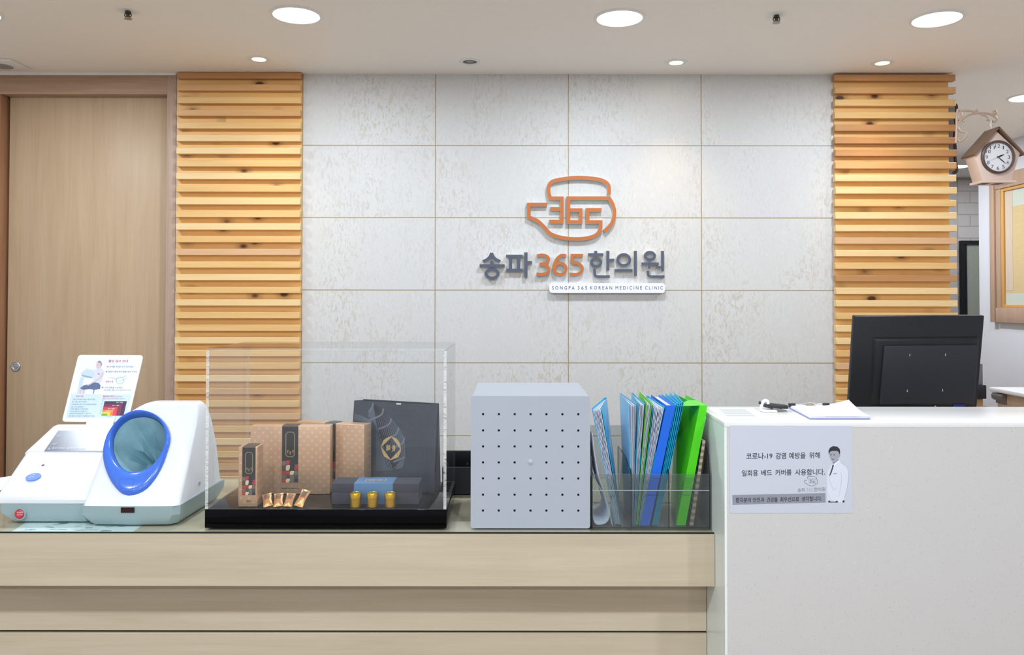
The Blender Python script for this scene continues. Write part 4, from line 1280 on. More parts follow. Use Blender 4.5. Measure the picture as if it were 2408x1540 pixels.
m = MB(); m.prism([SLP(x, y, 0.0044) for x, y in ((98, 1096), (103, 1094.5), (105, 1094.8), (100, 1096.2))], SLP.n * -0.003); m.build('indicator', [mat('indicator_dark', '5a6577', 0.4, var=0.0)], bp)
# grey green base under the console, with the red stop button
def base_ring(z, x0, x1, y0, y1, ch):
    return [(x0 + ch, y0, z), (x1 - ch, y0, z), (x1, y0 + ch, z), (x1, y1, z), (x0, y1, z), (x0, y0 + ch, z)]
m = MB(); m.rings([base_ring(gz, xl + 0.035, xr, 2.098, 2.35, 0.01), base_ring(gz + 0.004, xl + 0.032, xr, 2.095, 2.352, 0.01), base_ring((gz + lip0) / 2, xl + 0.006, xr, 2.090, 2.36, 0.008), base_ring(lip0, xl + 0.003, xr, 2.092, 2.362, 0.008)])
m.build('console_base', [BG_], bp, smooth=30)
c = P(47, 1208, 2.088)
m = MB(); m.lathe([(0.0165, 0.006), (0.0165, -0.003), (0.0155, -0.0045), (0.0125, -0.0045), (0.0125, -0.002)], (c.x, 2.09, c.z), 'Y', 36)
sk = m.build('stop_button_socket', [BG_], bp, smooth=35)
m = MB(); m.lathe([(0.0118, -0.001), (0.0118, -0.0065), (0.0105, -0.0075), (0.0001, -0.0078)], (c.x, 2.09, c.z), 'Y', 36)
stp = YP(2.0818)
m.build('stop_button', [mat('stop_red', 'b93440', 0.3, var=0.0)], sk, smooth=35)
m = MB(); m.textbox('비상정지', 40, 1203, 55, 1207, stp, 0.0003, 0, 0.02); m.textbox('EMERGENCY', 40, 1209, 55, 1211.5, stp, 0.0003, 0, 0.02)
m.build('stop_text', [mat('stop_text', 'e8c9cd', 0.5, var=0.0)], sk)

# cuff unit
zf0, zf1 = gz + 0.0495, 1.045
SLO = (2.238 - 2.062) / (zf1 - zf0)
def yfront(z): return 2.062 + SLO * (z - zf0)
def rr_ring(z, x0, x1, y0, y1, rl, rr_, n=7):
    out = []
    for cx, cy, a0, r in ((x1, y0, -pi / 2, rr_), (x1, y1, 0, rr_ * 0.7), (x0, y1, pi / 2, rl), (x0, y0, pi, rl)):
        sx = -1 if cx == x1 else 1; sy = 1 if cy == y0 else -1
        for k in range(n + 1):
            a = a0 + pi / 2 * k / n
            out.append((cx + sx * r + r * cos(a), cy + sy * r + r * sin(a), z))
    return out
rows = [(zf0, -1.112, -0.862, 2.372, .02, .018), (zf0 + .012, -1.113, -0.863, 2.370, .022, .018), (0.87, -1.113, -0.866, 2.366, .024, .02), (0.92, -1.113, -0.869, 2.358, .026, .02), (0.97, -1.110, -0.873, 2.345, .03, .02),
        (1.005, -1.098, -0.876, 2.332, .03, .02), (1.03, -1.078, -0.880, 2.318, .03, .018), (1.045, -1.055, -0.884, 2.308, .028, .016), (1.053, -1.038, -0.889, 2.300, .024, .014), (1.0575, -1.022, -0.896, 2.294, .02, .012)]
m = MB()
m.rings([rr_ring(z, a, b, yfront(min(z, 1.045)) + (0.004 if z > 1.05 else 0) + (0.006 if z > 1.055 else 0), yb, r1, r2) for z, a, b, yb, r1, r2 in rows])
cuff = m.build('cuff_housing', [BW_], bp, smooth=35)
FPL = Plane((0, 2.062, zf0), Vector((1, 0, 0)).cross(Vector((0, SLO, 1))))
if FPL.n.y > 0: FPL.n = -FPL.n
Zr = lambda x, y: (220 + x / 4.813, 930 + y / 4.813)
OUT = [(520, 178), (650, 200), (760, 260), (835, 345), (872, 450), (868, 545), (840, 640), (795, 770), (735, 890), (670, 985), (600, 1060), (500, 1115), (390, 1134), (320, 1110), (255, 1050), (195, 965), (145, 850), (118, 740), (113, 650), (135, 540), (180, 430), (280, 300), (400, 210)]
INN = [(530, 222), (620, 228), (700, 258), (760, 310), (798, 380), (812, 470), (803, 560), (775, 645), (720, 730), (650, 795), (560, 838), (470, 856), (390, 848), (320, 815), (265, 755), (225, 670), (207, 580), (215, 470), (250, 385), (320, 300), (420, 240)]
CX_, CY_ = 510, 560
def radial(poly, n=64):
    pts = [tuple(p[:2]) for p in catmull([(x, y, 0) for x, y in poly], 8, True)]
    pol = sorted((atan2(y - CY_, x - CX_) % (2 * pi), hypot(x - CX_, y - CY_)) for x, y in pts)
    out = []
    for k in range(n):
        a = 2 * pi * k / n
        lo = max((p for p in pol if p[0] <= a), default=(pol[-1][0] - 2 * pi, pol[-1][1]))
        hi = min((p for p in pol if p[0] > a), default=(pol[0][0] + 2 * pi, pol[0][1]))
        f = (a - lo[0]) / max(1e-9, hi[0] - lo[0])
        out.append(lo[1] * (1 - f) + hi[1] * f)
    return out
RO, RI = radial(OUT), radial(INN)
NR = 64
def rring(f, off, sc_=1.0):
    """f: 0 on the inner outline, 1 on the outer"""
    out = []
    for k in range(NR):
        a = 2 * pi * k / NR; r = (RI[k] * (1 - f) + RO[k] * f) * sc_
        out.append(FPL(*Zr(CX_ + r * cos(a), CY_ + r * sin(a)), off))
    return out
m = MB(); m.rings([rring(0.25, -0.145), rring(0.25, 0.03)])
cut = m.build('cutter', [BW_], bp)
md = cuff.modifiers.new('hole', 'BOOLEAN'); md.operation = 'DIFFERENCE'; md.object = cut; md.solver = 'EXACT'
dg = bpy.context.evaluated_depsgraph_get(); dg.update()
me = bpy.data.meshes.new_from_object(cuff.evaluated_get(dg))
cuff.modifiers.clear(); cuff.data = me
bpy.data.objects.remove(cut)
m = MB()
m.rings([rring(1.0, -0.001), rring(0.985, 0.006), rring(0.93, 0.0095), rring(0.75, 0.0125), rring(0.45, 0.0125), rring(0.18, 0.009), rring(0.05, 0.003), rring(0.0, -0.006), rring(0.0, -0.022, 0.985)], cap0=False, cap1=False)
rg = m.build('arm_ring', [BLU], bp, smooth=45)
fq = [Zr(312, 1105), Zr(455, 1100), Zr(475, 965), Zr(320, 960)]
RP = lambda q, o=0: FPL(*q, 0.0131 + o)
m = MB(); m.stroke([(*q, 0) for q in fq], 0.7, FPL, 0, 0, 0, True, 0.0128)
m.build('ring_cover_seam', [mat('ring_seam_blue', '3f6cc4', 0.3, var=0.0)], rg)
# fabric sleeve inside
CLOTH = mat('cuff_cloth', '7ba3ad', 0.75, var=0.06, vscale=40)
random.seed(11)
ph = [random.uniform(0, 2 * pi) for _ in range(8)]
rs = []
def tri(x): return 2 * abs((x / (2 * pi)) % 1.0 - 0.5) * 2 - 1          # triangle wave: creased folds
for j, (dp, sc0, amp) in enumerate([(-0.010, 1.0, 0.0), (-0.015, 0.95, 0.02), (-0.024, 0.88, 0.10), (-0.038, 0.80, 0.20), (-0.055, 0.68, 0.42), (-0.072, 0.58, 0.52), (-0.090, 0.48, 0.52), (-0.108, 0.38, 0.42), (-0.112, 0.04, 0.02)]):
    ring = []
    for k in range(NR):
        a = 2 * pi * k / NR
        s = sc0 * (1 + amp * (0.75 * tri(3 * a + ph[0] + j * 0.22) + 0.55 * tri(5 * a + ph[1] - j * 0.15)))
        r = RI[k] * min(max(0.03, s), sc0 * 1.12, 0.985)
        cx = CX_ + 9 * j; cy = CY_ + 3 * j
        ring.append(FPL(*Zr(cx + r * cos(a), cy + r * sin(a)), dp + 0.05 * amp * tri(3 * a + ph[3] + j * .3)))
    rs.append(ring)
m = MB(); m.rings(rs, cap0=False); m.build('cuff_sleeve', [CLOTH], bp, smooth=24)
# base of the cuff unit
m = MB()
def br(z, x0, x1, y0, y1, c1, c2, bul=0.0):
    return [(x0 + c1, y0 + 0.004, z), ((x0 + x1) / 2, y0 - bul, z), (x1 - c2, y0 + 0.003, z), (x1, y0 + c2, z), (x1 + 0.006, y1, z), (x0, y1, z), (x0, y0 + c1, z)]
m.rings([br(gz, -1.088, -0.872, 2.068, 2.34, .012, .02), br(gz + 0.004, -1.092, -0.869, 2.064, 2.345, .012, .02), br(gz + 0.026, -1.112, -0.861, 2.058, 2.372, .008, .016, .002), br(zf0, -1.114, -0.860, 2.060, 2.374, .010, .016, .002)])
m.build('cuff_base', [BG_], bp, smooth=28)
fb = YP(2.0548)
m = MB(); m.prism([fb(284, 1193.5), fb(315, 1193.5), fb(315, 1205.5), fb(284, 1205.5)], (0, 0.003, 0)); m.build('sensor_window', [mat('sensor_dark', '2c1616', 0.15, var=0.0)], bp)
m = MB(); m.box(-0.8665, -0.862, 2.20, 2.212, 0.835, 0.845); m.build('side_latch', [mat('latch_grey', 'a9afb5', 0.4, var=0.0)], bp)

# instruction board on its holder
bz0_, bz1_ = P(230, 990, 2.415).z, P(260, 836, 2.50).z
pA = Vector((0, 2.415, bz0_)); pB = Vector((0, 2.50, bz1_)); sl = (pB - pA).normalized()
IP = Plane(pA, Vector((1, 0, 0)).cross(sl)); IP.n = IP.n if IP.n.y < 0 else -IP.n
def Z7(x, y): return (130 + x / 8.555, 820 + y / 8.555)
cor = [(132, 1465), (1455, 1476), (1768, 130), (465, 122)]
def uvq(u, v):
    bl, br_, tr, tl = [Vector((*c, 0)) for c in cor]
    q = (bl * (1 - u) + br_ * u) * (1 - v) + (tl * (1 - u) + tr * u) * v
    return Z7(q.x, q.y)
m = MB()
r = 0.045; pts = []
for cx, cy, a0 in ((1 - r, r, -pi / 2), (1 - r, 1 - r, 0), (r, 1 - r, pi / 2), (r, r, pi)):
    pts += [uvq(cx + r * cos(a0 + pi / 2 * k / 6), cy + r * sin(a0 + pi / 2 * k / 6)) for k in range(7)]
m.prism([IP(*p) for p in pts], IP.n * -0.003)
ib = m.build('instruction_board', [mat('board_white', 'eef1f7', 0.35, var=0.0)], bp, smooth=40)
def qd(x0, y0, x1, y1, sh=None):
    """pixel box in the zoom frame, slanted like the board"""
    k = 0.245
    f = lambda x, y: Z7(x + (y1 - y) * k, y)
    return [f(x0, y1), f(x1, y1), f(x1, y0), f(x0, y0)]
m = MB()   # 0 pink 1 blue-grey 2 pale blue 3 green 4.. chart colours
def bt_(body, x0, y0, x1, y1, mi, b=0.0): m.text(body, qd(x0, y0, x1, y1), IP, 0.0009, mi, b)
bt_('혈압 검사 안내', 1065, 222, 1455, 275, 0, 0.01)
for x, y in ((1055, 360), (1033, 460), (952, 780)): m.poly([Z7(x + 17 * cos(a * pi / 8), y + 17 * sin(a * pi / 8)) for a in range(16)], IP, 0.0008, 0)
bt_('1', 1048, 350, 1056, 372, 9); bt_('2', 1024, 450, 1036, 472, 9); bt_('3', 944, 770, 956, 792, 9)
bt_('의자를 최대한 당겨 앉으세요.', 1085, 343, 1575, 380, 1); bt_('팔꿈치 홈에 맞게 팔을 넣어 주세요.', 1065, 443, 1650, 480, 1)
bt_('팔꿈치 홈', 1015, 645, 1160, 680, 0, 0.01); bt_('시작 버튼을 누르세요.', 985, 765, 1360, 802, 1); bt_('측정 중에는 팔을 뒤거나 움직이지 마세요.', 970, 820, 1525, 848, 1)
bt_('주의사항', 410, 940, 565, 975, 0, 0.01); bt_('혈압결과확인', 958, 940, 1195, 975, 0, 0.01); bt_('한 번에 이상', 1205, 955, 1350, 976, 1)
bt_('혈압은 시간과 장소에 따라 달라질 수 있습니다.', 950, 996, 1395, 1018, 0)
for i, s_ in enumerate(('측정 전 두꺼운 상의는 벗어 주세요.', '팔 소매는 걷지 마세요.', '의자에 앉아 5분 이상 안정을 취하세요.', '2번 이상 측정하여', '안정된 혈압인지 확인하세요.', '자세가 올바르지 않을 경우', '검사결과에 영향을 줄 수 있습니다.', '문제 발생 시 비상정지 버튼을 눌러 주세요.')):
    y = (1005, 1055, 1105, 1158, 1200, 1245, 1288, 1340)[i]; x = 352 - (y - 1005) * 0.25
    bt_(s_, x, y, x + (455, 295, 505, 245, 365, 350, 445, 530)[i], y + 28, 1)
Q7 = lambda pts: [Z7(*p) for p in pts]
m.poly(Q7([(212, 1388), (812, 1392), (920, 918), (330, 908)]), IP, 0.0004, 2); m.poly(Q7([(822, 1392), (1420, 1396), (1525, 920), (935, 918)]), IP, 0.0004, 2)
def chart(x0, x1, y0, mi, o):
    yb = 1348; k = 0.225; f = lambda x, y: Z7(x + (yb - y) * k, y)
    m.poly([f(x0, yb), f(x1, yb), f(x1, y0), f(x0, y0)], IP, 0.0005 + o * 0.0001, mi)
chart(928, 1375, 1055, 4, 0); chart(928, 1300, 1115, 5, 1); chart(928, 1222, 1172, 6, 2); chart(928, 1150, 1236, 7, 3); chart(928, 1095, 1270, 8, 4); chart(928, 1042, 1308, 3, 5)
for x0, y0, x1 in ((1225, 1073, 1365), (1145, 1133, 1285), (1055, 1198, 1195), (1010, 1240, 1150), (975, 1276, 1065), (955, 1315, 1005)): bt_('정상' if y0 > 1300 else ('고혈압 전단계' if y0 > 1230 else '제2기 고혈압'), x0, y0, x1, y0 + 22, 9, 0.01)
for i, y in enumerate((1055, 1112, 1170, 1235, 1268, 1300)): bt_('160', 935 - i * 9, y - 8, 960 - i * 9, y + 8, 1)
for x in (1030, 1075, 1120, 1200, 1290): bt_('90', x, 1362, x + 28, 1378, 1)
m.stroke([(*Z7(1296 + 80 * cos(a * pi / 12) + 8, 638 + 72 * sin(a * pi / 12)), 0) for a in range(24)], 0.8, IP, 0, 10, 10, True, 0.0009)
for pts in ([(1060, 570), (1120, 585), (1220, 630), (1300, 650), (1450, 590)], [(1130, 570), (1260, 600), (1350, 575), (1450, 535)]): m.stroke(catmull([(*Z7(*p), 0) for p in pts], 5), 0.4, IP, 0, 1, 1, False, 0.0008)
m.build('board_print', [mat('print_pink', 'c85a86', 0.6, var=0.0), mat('print_blue_grey', '6d8aa0', 0.6, var=0.0), mat('print_pale_blue', 'cfe4ef', 0.6, var=0.0), mat('chart_green', '74b443', 0.6, var=0.0),
                        mat('chart_plum', '4f3752', 0.6, var=0.0), mat('chart_wine', '7d3a58', 0.6, var=0.0), mat('chart_red', 'dd4756', 0.6, var=0.0), mat('chart_orange', 'f08a3c', 0.6, var=0.0), mat('chart_yellow', 'f2cf45', 0.6, var=0.0), mat('print_white', 'f2f2f5', 0.6, var=0.0), mat('print_green', '7cc79a', 0.6, var=0.0)], ib, normals=False)
# printed seated patient
m = MB()
m.poly(Q7([(820, 340), (840, 270), (885, 238), (930, 260), (940, 320), (920, 375), (870, 400), (835, 385)]), IP, 0.0006, 0)
m.poly(Q7([(845, 270), (885, 238), (930, 260), (942, 320), (922, 345), (915, 290), (880, 275)]), IP, 0.0008, 3)
m.poly(Q7([(790, 430), (870, 392), (960, 410), (985, 480), (930, 650), (910, 690), (770, 680), (770, 560)]), IP, 0.0006, 1)
m.poly(Q7([(945, 480), (975, 480), (930, 590), (760, 690), (660, 745), (635, 735), (740, 670), (880, 590)]), IP, 0.0008, 0)
m.poly(Q7([(500, 795), (560, 745), (800, 675), (880, 695), (912, 740), (900, 810), (790, 825), (700, 812), (560, 825)]), IP, 0.0007, 2)
m.poly(Q7([(500, 800), (540, 815), (520, 905), (490, 905)]), IP, 0.0006, 0); m.poly(Q7([(550, 815), (600, 815), (590, 905), (545, 905)]), IP, 0.0006, 0)
m.poly(Q7([(770, 820), (792, 820), (780, 905), (760, 905)]), IP, 0.0006, 3)
m.poly(Q7([(520, 490), (580, 440), (640, 400), (775, 440), (770, 530), (745, 590), (620, 570), (530, 545)]), IP, 0.0005, 4)
m.poly(Q7([(530, 525), (620, 540), (750, 570), (740, 592), (620, 572), (530, 548)]), IP, 0.0008, 5)
m.poly(Q7([(500, 580), (575, 580), (500, 905), (440, 905)]), IP, 0.0004, 4)
m.poly(Q7([(865, 490), (890, 490), (895, 515), (875, 525), (860, 508)]), IP, 0.0008, 6)
m.build('printed_patient', [mat('print_skin', 'd9c6cf', 0.6, var=0.0), mat('print_shirt_pale', 'd7dceb', 0.6, var=0.0), mat('print_navy', '5f6f95', 0.6, var=0.0), mat('print_hair', '8d8fa8', 0.6, var=0.0),
                            mat('print_device', 'c9dbea', 0.6, var=0.0), mat('print_device_dark', '93b3cc', 0.6, var=0.0), mat('print_badge', 'd9708a', 0.6, var=0.0)], ib, normals=False)
m = MB(); xa = P(225, 1000, 2.40).x
m.prism([(xa - .03, 2.352, .90), (xa + .05, 2.352, .90), (xa + .05, 2.412, bz0_ + .01), (xa - .03, 2.412, bz0_ + .01)], (0, 0.006, 0))
m.prism([(xa - .03, 2.417, bz0_ + .001), (xa + .05, 2.417, bz0_ + .001), (xa + .05, 2.44, bz0_ + .05), (xa - .03, 2.44, bz0_ + .05)], (0, 0.004, 0))
m.build('board_holder', [BW_], bp)

# ================================================================== FILE ORGANIZER AND FILES
SMOKE = clear('smoky_acrylic', (0.80, 0.82, 0.81), 0.03, 1.45)
SMEDGE = mat('smoky_edge', '1a1d1f', 0.15, var=0.0)
SMLIGHT = mat('smoky_rim', '9aa5a8', 0.2, var=0.0)
ox0, ox1 = bx1 + 0.003, 0.506
OF, OB = 2.037, 2.29
org = thing('file_organizer', 'smoky clear three-compartment file holder between the grey box and the stone counter', 'file holder', ((ox0 + ox1) / 2, 2.16, ZG))
oz = ZG + 0.001
ofz = P(1500, 1115, OF).z; otz = P(1500, 1012, 2.2).z
m = MB(); m.box(ox0 + .0022, ox1 - .0022, OF + .0022, OB - .0022, oz, oz + 0.004, 0, (0, 0, 1, 1, 1, 1)); m.build('floor_plate', [SMOKE, SMEDGE], org)
m = MB(); m.box(ox0 + .0022, ox1 - .0022, OF, OF + 0.002, oz, ofz, 0, (0, 2, 0, 1, 0, 1))
zr_ = P(1500, 1153, OF).z
m.box(ox0 + .0022, ox1 - .0022, OF - 0.0008, OF - 0.0001, zr_ - 0.0012, zr_ + 0.0012, 2)
m.build('front_plate', [SMOKE, SMEDGE, SMLIGHT], org)
m = MB(); m.box(ox0 + .0022, ox1 - .0022, OB - 0.002, OB, oz, otz, 0, (0, 1, 0, 1, 0, 1)); m.build('back_plate', [SMOKE, SMEDGE], org)
def divider(nm, x, wd=0.0034, otz=otz):
    pr = [(OF + .0003, oz), (OB - .0025, oz), (OB - .0025, otz), (2.20, otz), (2.13, otz - 0.003), (2.085, otz - 0.012), (2.055, (otz + ofz) / 2), (OF + .0003, ofz)]
    m = MB(); m.prism([(x - wd / 2, y, z) for y, z in pr], (wd, 0, 0), 0, 1, 0)
    m.build(nm, [SMOKE, SMEDGE], org)
divider('side_plate', ox0 + 0.0011); divider('side_plate', ox1 - 0.0011)
dz_ = P(1470, 1071, 2.15).z
divider('divider', P(1484.5, 1180, OF).x, otz=dz_); divider('divider', P(1573, 1180, OF).x, otz=dz_)

FZ = oz + 0.0046
CYAN = clear('cyan_plastic', (0.10, 0.62, 0.80), 0.16, 1.45, 0.15, lin('3fb4d8'))
CYANS = mat('cyan_sheet', '0fb0dc', 0.3, var=0.03)
CYANL = mat('cyan_sheet_pale', '74bfe2', 0.3, var=0.03)
LIME = mat('lime_plastic', '6bd023', 0.35, var=0.03)
ROYAL = mat('royal_plastic', '0f63d6', 0.35, var=0.02, vscale=6)
GREENB = mat('green_plastic', '4cd00c', 0.35, var=0.02, vscale=6)
PAPERW = mat('file_paper', 'd8dfee', 0.6, var=0.06, vscale=300)
def leaves():
    t = NT('paper_leaves'); v = t.coords((900, 3, 3), False)
    n = t.noise(v, 1.0, 2)
    t.link(t.ramp(n, [(0.35, lin('8d97ab')), (0.6, lin('e2e8f2'))]), t.b.inputs['Base Color']); t.b.inputs['Roughness'].default_value = 0.7
    return t.m
LEAF = leaves()
YFI = 2.052
def X(px, y=YFI): return (px - 1204) / F * y - 0.0002
def Zt(py, y=YFI): return P(1500, py, y).z
def slabp(m, xb0, xb1, xt0, xt1, zb, zt, y0, y1, kb0, kb1, kt0, kt1, mi=0, mats=None):
    """upright slab: front bottom x pair, front top x pair, then the same four at the back"""
    m.hexa([(xb0, y0, zb), (xb1, y0, zb), (kb1, y1, zb), (kb0, y1, zb), (xt0, y0, zt), (xt1, y0, zt), (kt1, y1, zt), (kt0, y1, zt)], mi, mats)
def clear_file(label, b0, b1, t0, t1, yt, backb, backt, cover, inner, yb=1.0, nlo=0.0, notch=True, spread=0.004):
    """open-fronted plastic file: two covers joined at the back, sheets between"""
    xb0, xb1, xt0, xt1 = X(b0), X(b1), X(t0), X(t1)
    zb, zt = FZ, Zt(yt)
    y1 = 2.278
    t = thing('file_folder', label, 'file folder', ((xb0 + xb1) / 2, 2.16, zb), 'files in the smoky file holder')
    e = 0.0008
    m = MB()
    slabp(m, xb0, xb0 + e, xt0, xt0 + e, zb, zt, YFI, y1, backb - spread / 2, backb - spread / 2 + e, backt - spread / 2, backt - spread / 2 + e)
    m.build('left_cover', [cover], t)
    m = MB()
    zn = zb + (zt - zb) * 0.62
    f = 0.62
    xm0 = xb1 * (1 - f) + xt1 * f
    cut = 0.010 if notch else 0.0
    slabp(m, xb1 - e, xb1, xm0 - e, xm0, zb, zn, YFI, y1, backb + spread / 2 - e, backb + spread / 2, backb * (1 - f) + backt * f + spread / 2 - e, backb * (1 - f) + backt * f + spread / 2)
    slabp(m, xm0 - e, xm0, xt1 - e, xt1, zn, zt - 0.002, YFI + cut, y1, backb * (1 - f) + backt * f + spread / 2 - e, backb * (1 - f) + backt * f + spread / 2, backt + spread / 2 - e, backt + spread / 2)
    m.build('right_cover', [cover], t)
    m = MB()
    slabp(m, backb - spread / 2, backb + spread / 2, backt - spread / 2, backt + spread / 2, zb, zt, y1, y1 + 0.0006, backb - spread / 2, backb + spread / 2, backt - spread / 2, backt + spread / 2)
    m.build('spine', [cover], t)
    if inner:
        n = max(1, min(7, int((t1 - t0) / 3.2)))
        for i in range(n):
            f0 = (i + 0.35) / n; f1 = (i + 0.75) / n
            g = lambda a, b, f_: a + (b - a) * (0.1 + 0.8 * f_)
            m = MB(); zz = zt - 0.004 - 0.004 * random.random(); sb__ = spread - 0.0024
            slabp(m, g(xb0, xb1, f0), g(xb0, xb1, f1), g(xt0, xt1, f0), g(xt0, xt1, f1), zb + 0.001, zz, YFI + 0.003 + 0.004 * random.random(), y1 - 0.004,
                  backb + (f0 - .5) * sb__, backb + (f1 - .5) * sb__, backt + (f0 - .5) * sb__, backt + (f1 - .5) * sb__)
            m.build('paper_stack', [LEAF if i % 2 else PAPERW], t)
    return t
random.seed(21)
YBK = 2.278
xb = lambda px: (px - 1204) / F * YBK
clear_file('blue clear file leaning left against the grey box, leftmost of the files', 1446, 1461, 1391, 1416, 960, xb(1452), xb(1424), CYANS, True, spread=0.006)
clear_file('pale cyan clear file standing nearly upright, second from the left', 1484.8, 1488, 1477.5, 1497.5, 948, xb(1468), xb(1459), CYANL, True, spread=0.006)
clear_file('cyan clear file with white sheets, third from the left', 1490, 1493.2, 1500.5, 1517, 948, xb(1475), xb(1487), CYANS, True, spread=0.006)
clear_file('thin lime green file between two cyan files', 1495, 1499, 1519.5, 1533, 946, xb(1481), xb(1504), LIME, True, notch=False, spread=0.005)
clear_file('cyan clear file full of sheets, just left of the royal blue binder', 1501, 1505, 1535, 1565, 955, xb(1487), xb(1522), CYANS, True, spread=0.007)
def binder(label, b0, b1, t0, t1, yb, yt, kb0, kb1, kt0, kt1, mt, hole):
    xb0, xb1, xt0, xt1 = X(b0), X(b1), X(t0), X(t1)
    zb, zt = FZ, Zt(yt); e = 0.0012; y1 = 2.28
    t = thing('binder', label, 'binder', ((xb0 + xb1) / 2, 2.16, zb), 'files in the smoky file holder')
    m = MB(); slabp(m, xb0, xb1, xt0, xt1, zb, zt, YFI, YFI + e, xb0, xb1, xt0, xt1); m.build('spine', [mt], t)
    for nm, s0, s1 in (('left_cover', 0, 1), ('right_cover', 1, 0)):
        m = MB()
        a = lambda p, q, k: p if s0 == 0 and k == 0 else (p + e if s0 == 0 else (q - e if k == 0 else q))
        slabp(m, a(xb0, xb1, 0), a(xb0, xb1, 1), a(xt0, xt1, 0), a(xt0, xt1, 1), zb, zt, YFI + e, y1, a(kb0, kb1, 0), a(kb0, kb1, 1), a(kt0, kt1, 0), a(kt0, kt1, 1))
        m.build(nm, [mt], t)
    m = MB()
    if hole:      # box file: closed top, with an opening near the back
        f = lambda q, r, s: q + (r - q) * s
        slabp(m, f(xb0, kb0, .0) + e, xb1 - e, xt0 + e, xt1 - e, zt - 0.002, zt - 0.0003, YFI + e, YFI + 0.11, f(xt0, kt0, .45) + e, f(xt1, kt1, .45) - e, f(xt0, kt0, .48) + e, f(xt1, kt1, .48) - e)
        m.build('top_flap', [mt], t)
        m = MB()
    slabp(m, xb0 + 2 * e, xb1 - 2 * e, xt0 + 2 * e, xt1 - 2 * e, zb + 0.002, zt - (0.03 if hole else 0.006), YFI + 0.006, y1 - 0.006, kb0 + 2 * e, kb1 - 2 * e, kt0 + 2 * e, kt1 - 2 * e)
    m.build('pages', [LEAF], t)
    return t
binder('royal blue ring binder leaning right, in the middle compartment', 1505.5, 1526.5, 1566.5, 1587.5, 1237, 953, xb(1496), xb(1511), xb(1531), xb(1550), ROYAL, False)
for i in range(4):
    f = i / 3
    clear_file(('first', 'second', 'third', 'last')[i] + ' thin cyan file counted from the royal blue binder rightwards', 1533 + 3.6 * i, 1535.5 + 3.6 * i, 1588.5 + 5.0 * i, 1592.5 + 5.0 * i, 950 - 1.5 * i,
               xb(1516 + 5 * i), xb(1556 + 10 * i), CYANS, False, notch=False, spread=0.0022)
binder('bright green box file leaning right, in the right compartment', 1588.5, 1611, 1644.5, 1663, 1239, 953, xb(1576), xb(1597), xb(1590), xb(1612), GREENB, True)
# striped notebook and dark board behind the green file
def stripes():
    t = NT('striped_spine'); v = t.coords(rnd=False)
    sep = t.add('ShaderNodeSeparateXYZ'); t.link(v, sep.inputs[0])
    s_ = t.math('GREATER_THAN', t.math('FRACT', t.math('MULTIPLY', sep.outputs[2], 62.0)), 0.5)
    t.link(t.mix(s_, lin('b3ab95'), lin('7f7564')), t.b.inputs['Base Color'])
    return t.m
t = thing('notebook', 'tan striped notebook leaning beside the bright green box file', 'notebook', (X(1628), 2.16, FZ), 'files in the smoky file holder')
m = MB(); slabp(m, X(1620), X(1629), X(1651.5), X(1658), FZ, Zt(1036), YFI, 2.27, xb(1598), xb(1604), xb(1612.5), xb(1616)); m.build('striped_pages', [stripes()], t)
m = MB(); slabp(m, X(1629.2), X(1630.2), X(1658.2), X(1659.2), FZ, Zt(1034), YFI, 2.27, xb(1604.2), xb(1605), xb(1616.2), xb(1617)); m.build('dark_cover', [mat('notebook_cover', '3a3330', 0.5)], t)
m = MB(); slabp(m, X(1636), X(1643), X(1661), X(1665), FZ, Zt(1040), 2.075, 2.27, xb(1606), xb(1611), xb(1617.5), xb(1620))
tag(m.build('catalogue', [mat('dark_brown_cover', '4a3b30', 0.25, var=0.4, vscale=35)]), 'dark brown glossy booklet at the far right of the file holder', 'booklet', 'files in the smoky file holder')
# curled white papers at the left of the holder
def curl(label, pts, y0, y1, shift):
    c3 = catmull([(X(px), 0, Zt(py)) for px, py in pts], 6)
    m = MB(); A = [m.bm.verts.new((p.x, y0, p.z)) for p in c3]; B = [m.bm.verts.new((p.x - shift, y1, p.z)) for p in c3]
    for i in range(len(A) - 1): m.bm.faces.new((A[i], A[i + 1], B[i + 1], B[i]))
    o = m.build('loose_paper', [PAPERW], None, smooth=70, normals=False)
    md = o.modifiers.new('solid', 'SOLIDIFY'); md.thickness = 0.0007
    return tag(o, label, 'paper', 'loose papers in the file holder')
curl('loose white sheet curled into a roll at the left end of the file holder', [(1393.8, 1128), (1394.4, 1172), (1394.6, 1212), (1400, 1231), (1414, 1233), (1428, 1226), (1434, 1206), (1431, 1185), (1420, 1163), (1404, 1138), (1395, 1112)], YFI + .001, 2.24, 0.0)
curl('loose white sheet bent upright beside the blue clear file', [(1440, 1238), (1434, 1205), (1424, 1170), (1411, 1130), (1400, 1080), (1393, 1020)], YFI + .002, 2.23, 0.004)

# ================================================================== COMPUTER MONITOR
MB0 = P(1204, 985, 2.70).z
mon = thing('computer_monitor', 'black computer monitor seen from behind, standing past the stone counter', 'monitor', (P(2150, 960, 2.7).x, 2.72, 0.74))
MBK = mat('monitor_black', '1d1f25', 0.42, spec=0.4, var=0.04, vscale=300)
MBK2 = mat('monitor_black_panel', '2a2d35', 0.42, spec=0.4, var=0.04, vscale=300)
yT, yBt = 2.63, 2.685       # the back leans towards the viewer at the top
zT = P(2160, 741, yT).z
zBt = P(2160, 1000, yBt + 0.01).z
pA = Vector((0, yBt + 0.01, zBt)); pB = Vector((0, yT, zT)); sl = (pB - pA).normalized()
MP = Plane(pB, Vector((1, 0, 0)).cross(sl)); MP.n = MP.n if MP.n.y < 0 else -MP.n
q = [MP(1993.5, 1000), MP(2294, 1000), MP(2315.5, 742), MP(2009.5, 743)]
bk = -MP.n * 0.022
m = MB(); m.prism(q, bk); m.build('back_cover', [MBK], mon, bevel=0.004)
